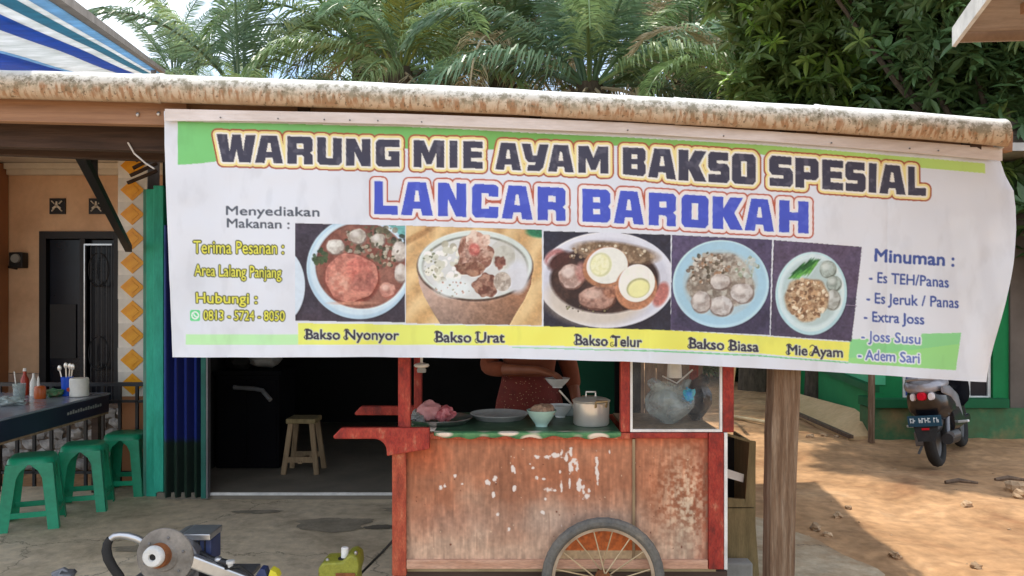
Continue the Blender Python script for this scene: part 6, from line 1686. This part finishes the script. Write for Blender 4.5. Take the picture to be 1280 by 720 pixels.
sp('front_fender', loft([(1.25, .06, .03, .50), (1.4, .075, .05, .53), (1.58, .06, .03, .46)]), M['scooter_black'])
hb = sp('handlebar', MB().tube([(-.33, 1.02, 1.0), (-.12, 1.1, 1.02), (.12, 1.1, 1.02), (.33, 1.02, 1.0)], .016, 10), M['black_metal'])
for s_ in (-1, 1):
    sp('grip', MB().tube([(s_*.24, 1.05, 1.005), (s_*.35, 1.015, 1.0)], .021, 10), M['rubber'], par=hb)
    mi_ = sp('mirror', MB().ball((s_*.28, 1.06, 1.17), .06, .012, .04, 14, 8), M['black'], par=hb)
    sp('mirror_stalk', MB().tube([(s_*.20, 1.07, 1.02), (s_*.27, 1.07, 1.14)], .006, 6), M['black'], par=hb)
sp('front_cowl', loft([(1.02, .09, .05, 1.0), (1.10, .12, .09, .98), (1.20, .06, .06, .92)]), M['scooter_silver'])

# ================================================================ roofs at the top corners
aw = thing('striped_awning', 'blue and white striped awning roof at the upper left', 'awning', (-2.6, 5.0, 3.2))
d_ = Vector((-.365, 1, .23)); e_ = Vector((-1, 0, -.05)); P0 = Vector((-2.28, 4, 2.98))
st_ = [(-.0, .035, 'fascia_grey'), (.035, .12, 'tarp_pale'), (.12, .17, 'tarp_white'), (.17, .27, 'tarp_teal'), (.27, .37, 'tarp_white'), (.37, .56, 'tarp_blue'), (.56, .98, 'tarp_white'), (.98, 1.05, 'tarp_pale'), (1.05, 1.9, 'tarp_blue'), (1.9, 2.6, 'tarp_white')]
for s0, s1, m_ in st_:
    mb = MB(); n = 14; k = 4; vs = []
    for i in range(n):
        t = -1.2 + 8.6 * i / (n - 1)
        for j in range(k):
            s_ = s0 + (s1 - s0) * j / (k - 1); sag = -.015 * math.sin(PI * ((i * 2.0 / (n - 1)) % 1)) * min(1, s_ * 2)
            vs.append(P0 + d_ * t + e_ * s_ + Vector((0, 0, sag)))
    mb.add(vs, [(i*k+j, (i+1)*k+j, (i+1)*k+j+1, i*k+j+1) for i in range(n-1) for j in range(k-1)])
    o = part('stripe', mb, M[m_], aw, smooth=True); md = o.modifiers.new("solid", 'SOLIDIFY'); md.thickness = .003; md.offset = 1
mb = MB(); mb.beam(P0 + d_ * -1.2 + Vector((.01, 0, .02)), P0 + d_ * 7.45 + Vector((.01, 0, .02)), .05, .05); part('edge_pole', mb, M['fascia_grey'], aw)
for s_ in (.05, 1.2, 2.4):
    mb = MB(); p = P0 + e_ * s_ + d_ * 6.5
    if s_ > .0: mb.beam((p.x, p.y, 2.91 if p.y > 6.2 else 0), (p.x, p.y, p.z - .01), .05, .05); part('support', mb, M['fascia_grey'], aw)

er = thing('neighbour_roof', 'corner of a low roof with a white fascia at the upper right', 'roof', (2.4, 2.6, 2.5))
cA = P(1190, 52, 3.2); cB = Vector((P(1228, 0, 2.72).x, 2.72, P(0, 0, 2.72).z)); dd = (cA - cB).normalized(); cC = cA - dd * 2.6
zt = cA.z
part('fascia', MB().prism([cA + Vector((0,0,-.02)), cC + Vector((0,0,-.02)), cC + Vector((0,0,.055)), cA + Vector((0,0,.055))], (.018, .006, 0)), M['white_metal'], er)
part('underside', MB().prism([cA + Vector((.02,-.02,.03)), cC + Vector((.02,0,.03)), Vector((cC.x + 2.4, cC.y, cC.z + .03)), Vector((cA.x + 2.4, cA.y - .02, cA.z + .10))], (0, 0, .02)), M['roof_under'], er)
part('rafter', MB().beam(cA + Vector((.05, -.38, .005)), cA + Vector((2.3, -.38, .05)), .06, .04), M['wood_orange'], er)
part('rafter', MB().beam(cA + Vector((.05, -1.1, .0)), cA + Vector((2.3, -1.1, .05)), .06, .04), M['wood_orange'], er)
part('rear_edge', MB().beam(cA + Vector((.02, -.005, .02)), cA + Vector((2.4, -.005, .085)), .012, .05), M['roof_under'], er)
part('post', MB().beam((cA.x + 1.9, 2.9, 0), (cA.x + 1.9, 2.9, 2.53), .1, .1), M['wood_post'], er)
part('post', MB().beam((cA.x + 1.9, .8, 0), (cA.x + 1.9, .8, 2.53), .1, .1), M['wood_post'], er)

# ================================================================ vegetation
def frond_mesh(name, m_, Lf, droop, seed, leaf=.62, dens=62, ragged=0.0):
    r = np.random.RandomState(seed); n = 16; pts = []; ang = 0.0; p = Vector((0, 0, 0)); a = .12
    for i in range(n + 1):
        pts.append(p.copy()); t = i / n; a -= droop * (.35 + 1.3 * t) / n; p = p + Vector((math.cos(a), 0, math.sin(a))) * (Lf / n)
    mb = MB(); mb.tube(pts, [.035 * (1 - .85 * i / n) + .004 for i in range(n + 1)], 5)
    for k in range(dens):
        t = .13 + .86 * (k + r.rand() * .6) / dens; f = t * n; i = min(int(f), n - 1); q = pts[i].lerp(pts[i+1], f - i); tg = (pts[i+1] - pts[i]).normalized()
        ll = leaf * (math.sin(min(1, t * 1.35 + .12) * PI) ** .55 if t < .6 else (1.25 - t) * 1.25) * r.uniform(.85, 1.1) + .05
        for s_ in (-1, 1):
            if r.rand() < ragged: continue
            el = r.uniform(-.25, .65); up = Vector((0, 0, 1)) - tg * tg.z; up.normalize(); sd_ = Vector((0, s_, 0))
            d0 = (tg * r.uniform(.35, .7) + sd_ * math.cos(el) + up * math.sin(el) * .7).normalized()
            d1 = (d0 + Vector((0, 0, -.8 - r.rand() * .4))).normalized(); d2 = (d1 + Vector((0, 0, -1.0))).normalized()
            w_ = .016; wv = d0.cross(Vector((0, 0, 1))).normalized() * w_ if abs(d0.z) < .95 else Vector((w_, 0, 0))
            wv = (wv + Vector((0, 0, r.uniform(-.01, .01))))
            p1 = q + d0 * ll * .4; p2 = p1 + d1 * ll * .35; p3 = p2 + d2 * ll * .28
            mb.add([q - wv * .5, q + wv * .5, p1 - wv, p1 + wv, p2 - wv * .75, p2 + wv * .75, p3], [(0,1,3,2), (2,3,5,4), (4,5,6)])
    me = bpy.data.meshes.new(name); me.from_pydata([tuple(v) for v in mb.v], [], mb.f); me.materials.append(M[m_]); me.update()
    return me
FM = {}
for mn in ('palm_green', 'palm_blue', 'palm_yellow', 'palm_dry'):
    FM[mn] = [frond_mesh('frond', mn, 4.0, dr, sd_, .74, 100, .25 if mn == 'palm_dry' else .03) for dr, sd_ in (((1.1, 1), (1.8, 2), (2.5, 3)) if mn != 'palm_dry' else ((2.2, 4), (2.8, 5)))]
def palm(px, py, D, label, mix, n=34, lean=0, sc_=1.0, dry=4, seed=0):
    r = random.Random(seed); c = P(px, py, D); root = thing('oil_palm', label, 'palm tree', (c.x, D, 0), 0, 'oil palms behind the canopy')
    H = c.z; mb = MB(); pts = [(0, 0, -.1), (.03, 0, H * .4), (0, 0, H * .8), (0, 0, H + .1)]
    mb.tube(pts, [.34, .26, .30, .22], 12)
    for k in range(70):
        z = H * (.25 + .74 * k / 70); a = k * 2.4; rr2 = .28
        mb.beam((rr2 * math.cos(a) * .8, rr2 * math.sin(a) * .8, z), (rr2 * math.cos(a) * 1.5, rr2 * math.sin(a) * 1.5, z + .22), .10, .05, w2=.05, h2=.02)
    part('trunk', mb, M['bark'], root, local=True)
    n = int(n * .97)
    for k in range(n):
        t = k / n; az = k * 2.39996 + r.uniform(-.2, .2); el = math.radians(86 - 105 * t ** .9) + r.uniform(-.1, .1)
        mn = mix[r.randrange(len(mix))]
        if k >= n - dry: mn = 'palm_dry'; el = math.radians(r.uniform(-45, 5))
        v = FM[mn]; me = v[min(len(v) - 1, int(t * len(v) * .95))]
        o = bpy.data.objects.new('frond', me); C.objects.link(o); o.parent = root
        o.location = (.12 * math.cos(az), .12 * math.sin(az), H + .1 * (1 - t))
        o.rotation_euler = (r.uniform(-.25, .25), -el, az); s_ = sc_ * r.uniform(.85, 1.12); o.scale = (s_, s_, s_)
    return root
G_, B_, Y_, D2 = 'palm_green', 'palm_blue', 'palm_yellow', 'palm_dry'
palm(300, 118, 15.0, 'oil palm at the left with fronds arching against the white sky', [B_, G_, B_], 15, sc_=.92, dry=0, seed=1)
palm(455, 62, 17.0, 'tall dark green oil palm standing second from the left', [G_, B_, G_], 34, sc_=.95, dry=2, seed=2)
palm(500, 92, 14.5, 'oil palm with yellowing fronds above the first title word', [G_, G_, B_, G_, Y_], 20, sc_=.72, dry=2, seed=3)
palm(628, 70, 15.5, 'oil palm with pale dead fronds hanging at the middle', [G_, B_, D2], 30, sc_=.9, dry=9, seed=4)
palm(737, 112, 13.5, 'oil palm with a thick shaggy crown base at the centre', [G_, B_, G_, B_], 30, sc_=.9, dry=7, seed=5)
palm(862, 62, 16.5, 'oil palm with silvery fronds right of the centre', [G_, B_, D2], 32, sc_=.95, dry=7, seed=6)
palm(948, 138, 13.0, 'low oil palm next to the broad leaved tree', [G_, D2, G_, B_], 24, sc_=.78, dry=6, seed=7)
palm(560, 40, 23.0, 'distant oil palm between the yellowing palm and the middle one', [G_, B_], 28, sc_=1.0, dry=2, seed=8)
palm(800, 20, 24.0, 'distant tall oil palm showing above the centre palm', [B_, G_], 30, sc_=1.05, dry=2, seed=9)
palm(218, 96, 27.0, 'small distant oil palm low on the left skyline', [B_], 24, sc_=.8, dry=0, seed=10)
palm(960, 10, 21.0, 'distant oil palm rising behind the broad leaved tree', [G_, B_], 30, sc_=1.0, dry=2, seed=12)

# broad leaved trees
def leaf_geo(mb, o, d, up, ln, w_):
    sx = d.cross(up).normalized() * w_
    m1 = o + d * ln * .35 - up * ln * .02; m2 = o + d * ln * .72 - up * ln * .10; t = o + d * ln - up * ln * .25
    mb.add([o, m1 - sx, m1 - up * w_ * .35, m1 + sx, m2 - sx * .8, m2 - up * w_ * .3, m2 + sx * .8, t], [(0,2,1), (0,3,2), (1,2,5,4), (2,3,6,5), (4,5,7), (5,6,7)])
def cluster(seed, ln, w_, n=9):
    r = random.Random(seed); mb = MB()
    for k in range(n):
        a = 2 * PI * k / n + r.uniform(-.3, .3); el = r.uniform(-.5, .7); d = Vector((math.cos(a) * math.cos(el), math.sin(a) * math.cos(el), math.sin(el)))
        leaf_geo(mb, Vector((0,0,r.uniform(-.03,.03))), d, (Vector((0,0,1)) - d * d.z).normalized(), ln * r.uniform(.7, 1.1), w_)
    return mb
def raw_mesh(mb, name, m_):
    me = bpy.data.meshes.new(name); me.from_pydata([tuple(v) for v in mb.v], [], mb.f); me.materials.append(M[m_]); me.update(); return me
def tree(name, label, base, lobes, mats_, n_part, n_mass, ln, w_, seed, group=None):
    r = random.Random(seed); root = thing(name, label, 'tree', base, 0, group); B = Vector(base)
    top = sum((Vector(l[0]) for l in lobes), Vector()) / len(lobes) - B
    tr_ = part('trunk', MB().tube([(0,0,-.1), (top.x*.2, top.y*.2, top.z*.4), tuple(top * .75)], [.20, .14, .09], 10), M['bark'], root, local=True, smooth=True)
    for l in lobes:
        q = Vector(l[0]) - B; part('limb', MB().tube([tuple(top * .45), tuple((top * .5 + q) / 2 + Vector((0,0,-.2))), tuple(q)], [.05, .03, .012], 6), M['bark'], root, local=True, smooth=True)
    cm = {m_: [raw_mesh(cluster(seed * 10 + k, ln * (1.0, 1.15, 1.35)[k], w_ * (1.3, 1.6, 1.8)[k], (12, 10, 9)[k]), 'leaf_cluster', m_) for k in range(3)] for m_ in sorted(set(mats_))}
    tot = sum(l[1]**2 for l in lobes)
    def pick(shell):
        x = r.random() * tot
        for l in lobes:
            x -= l[1]**2
            if x <= 0: break
        while True:
            v = Vector((r.gauss(0,1), r.gauss(0,1), r.gauss(0,1))).normalized()
            if mnoise.noise(v * 2.2 + Vector(l[0])) > -.25: break
        return Vector(l[0]) + v * l[1] * r.uniform(*shell), v
    for k in range(n_part):
        for _ in range(6):
            p, v = pick((.88, 1.12))
            if v.y < .25: break
        m_ = mats_[r.randrange(len(mats_))]; o = bpy.data.objects.new('leaf_cluster', cm[m_][r.randrange(3)]); C.objects.link(o); o.parent = root
        o.location = p - B; o.rotation_euler = (r.uniform(-.7,.7), r.uniform(-.7,.7), r.uniform(0,6.3)); s_ = r.uniform(.8, 1.25); o.scale = (s_, s_, s_)
    protos = [cluster(seed * 20 + k, ln * (.75, .9, 1.1, 1.3)[k], w_ * (1.0, 1.3, 1.5, 1.7)[k], (10, 9, 9, 8)[k]) for k in range(4)]
    pv = [np.array([tuple(v) for v in q.v]) for q in protos]; per = {}
    bigv, bigf, off = [], [], 0; cnt = 0
    for k in range(n_mass):
        p, v = pick((.25, 1.05)); R_ = np.array(Euler((r.uniform(-.9,.9), r.uniform(-.9,.9), r.uniform(0,6.3))).to_matrix()) * r.uniform(.8, 1.3)
        i = r.randrange(4); vv = pv[i] @ R_.T + np.array(p - B); bigv.append(vv); bigf += [tuple(a + off for a in f) for f in protos[i].f]; off += len(vv)
    me = bpy.data.meshes.new('foliage'); me.from_pydata(np.concatenate(bigv).tolist(), [], bigf); me.materials.append(M[mats_[0]]); me.update()
    o = bpy.data.objects.new('foliage', me); C.objects.link(o); o.parent = root; o['kind'] = 'stuff'
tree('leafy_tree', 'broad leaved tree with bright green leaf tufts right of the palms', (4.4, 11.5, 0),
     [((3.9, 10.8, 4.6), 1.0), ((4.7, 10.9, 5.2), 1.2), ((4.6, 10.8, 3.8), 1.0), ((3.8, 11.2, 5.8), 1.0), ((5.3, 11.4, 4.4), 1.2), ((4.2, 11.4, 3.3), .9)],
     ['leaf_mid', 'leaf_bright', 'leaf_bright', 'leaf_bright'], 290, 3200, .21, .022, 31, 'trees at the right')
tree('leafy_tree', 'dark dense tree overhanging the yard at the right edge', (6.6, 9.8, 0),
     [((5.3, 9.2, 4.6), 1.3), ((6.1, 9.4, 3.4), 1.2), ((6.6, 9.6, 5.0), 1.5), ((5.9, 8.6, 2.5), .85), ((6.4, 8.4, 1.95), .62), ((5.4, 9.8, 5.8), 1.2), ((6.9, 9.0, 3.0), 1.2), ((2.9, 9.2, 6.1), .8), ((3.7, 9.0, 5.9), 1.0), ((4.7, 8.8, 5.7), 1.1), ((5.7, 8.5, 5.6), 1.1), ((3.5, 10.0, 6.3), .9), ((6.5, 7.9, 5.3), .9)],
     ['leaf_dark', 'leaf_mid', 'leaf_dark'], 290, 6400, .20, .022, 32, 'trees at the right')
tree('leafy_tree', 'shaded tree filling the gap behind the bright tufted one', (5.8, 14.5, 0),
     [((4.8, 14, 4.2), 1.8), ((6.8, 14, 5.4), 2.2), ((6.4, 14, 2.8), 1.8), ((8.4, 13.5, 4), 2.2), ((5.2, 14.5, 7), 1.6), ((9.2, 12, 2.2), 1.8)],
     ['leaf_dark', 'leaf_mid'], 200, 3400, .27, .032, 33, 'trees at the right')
# shrubs low behind the yard
def shrub(px, D, r_, label, seed, m_='leaf_bush', h=None):
    c = P(px, 0, D); z = (h or r_)
    rr2 = random.Random(seed); root = thing('shrub', label, 'shrub', (c.x, D, -.03), 0, 'shrubs at the back of the yard')
    part('stem', MB().tube([(0,0,0), (0,0,z*1.2)], .03, 6), M['bark'], root, local=True)
    protos = [cluster(seed + k, .20, .035, 8) for k in range(3)]; bv, bf_, off = [], [], 0
    for k in range(240):
        v = Vector((rr2.gauss(0,1), rr2.gauss(0,1), rr2.gauss(0,1))).normalized() * r_ * rr2.uniform(.4, 1.05); v.z = v.z * z / r_ + z
        R_ = np.array(Euler((rr2.uniform(-.9,.9), rr2.uniform(-.9,.9), rr2.uniform(0,6.3))).to_matrix()); i = rr2.randrange(3); vv = np.array([tuple(q) for q in protos[i].v]) @ R_.T + np.array(v)
        bv.append(vv); bf_ += [tuple(a + off for a in f) for f in protos[i].f]; off += len(vv)
    me = bpy.data.meshes.new('foliage'); me.from_pydata(np.concatenate(bv).tolist(), [], bf_); me.materials.append(M[m_]); me.update()
    o = bpy.data.objects.new('foliage', me); C.objects.link(o); o.parent = root
shrub(935, 14.2, .55, 'green shrub just right of the cart post at the back', 50); shrub(968, 14.5, .6, 'green shrub partly behind the wooden post at the back', 51)
shrub(893, 15.0, .6, 'shrub seen behind the right edge of the glass case', 52, 'leaf_mid'); shrub(855, 14.6, .5, 'shrub seen through the glass case', 53, 'leaf_dark'); shrub(1005, 15.5, .7, 'shrub behind the end of the green side wall', 54, 'leaf_dark')
# undergrowth at the far edge
mb = MB(); r = random.Random(77); bv, bf_, off = [], [], 0; protos = [cluster(900 + k, .9, .16, 9) for k in range(4)]; pvv = [np.array([tuple(q) for q in p_.v]) for p_ in protos]
for k in range(2600):
    x = r.uniform(-26, 26); y = 29 + r.uniform(0, 6) + abs(x) * .1
    hmax = 3.0 + 2.0 * mnoise.noise(Vector((x * .22, 3.3, 0))) + (1.6 if x > -6 else -1.2)
    z = hmax * r.random() ** .6
    R_ = np.array(Euler((r.uniform(-.9,.9), r.uniform(-.9,.9), r.uniform(0,6.3))).to_matrix()); i = r.randrange(4); bv.append(pvv[i] @ R_.T + np.array((x, y, z))); bf_ += [tuple(a + off for a in f) for f in protos[i].f]; off += len(pvv[i])
me = bpy.data.meshes.new('undergrowth'); me.from_pydata(np.concatenate(bv).tolist(), [], bf_); me.materials.append(M['leaf_dark']); me.update()
o = bpy.data.objects.new('undergrowth', me); C.objects.link(o); o['kind'] = 'stuff'; o['label'] = 'mass of far dark undergrowth behind the palms'
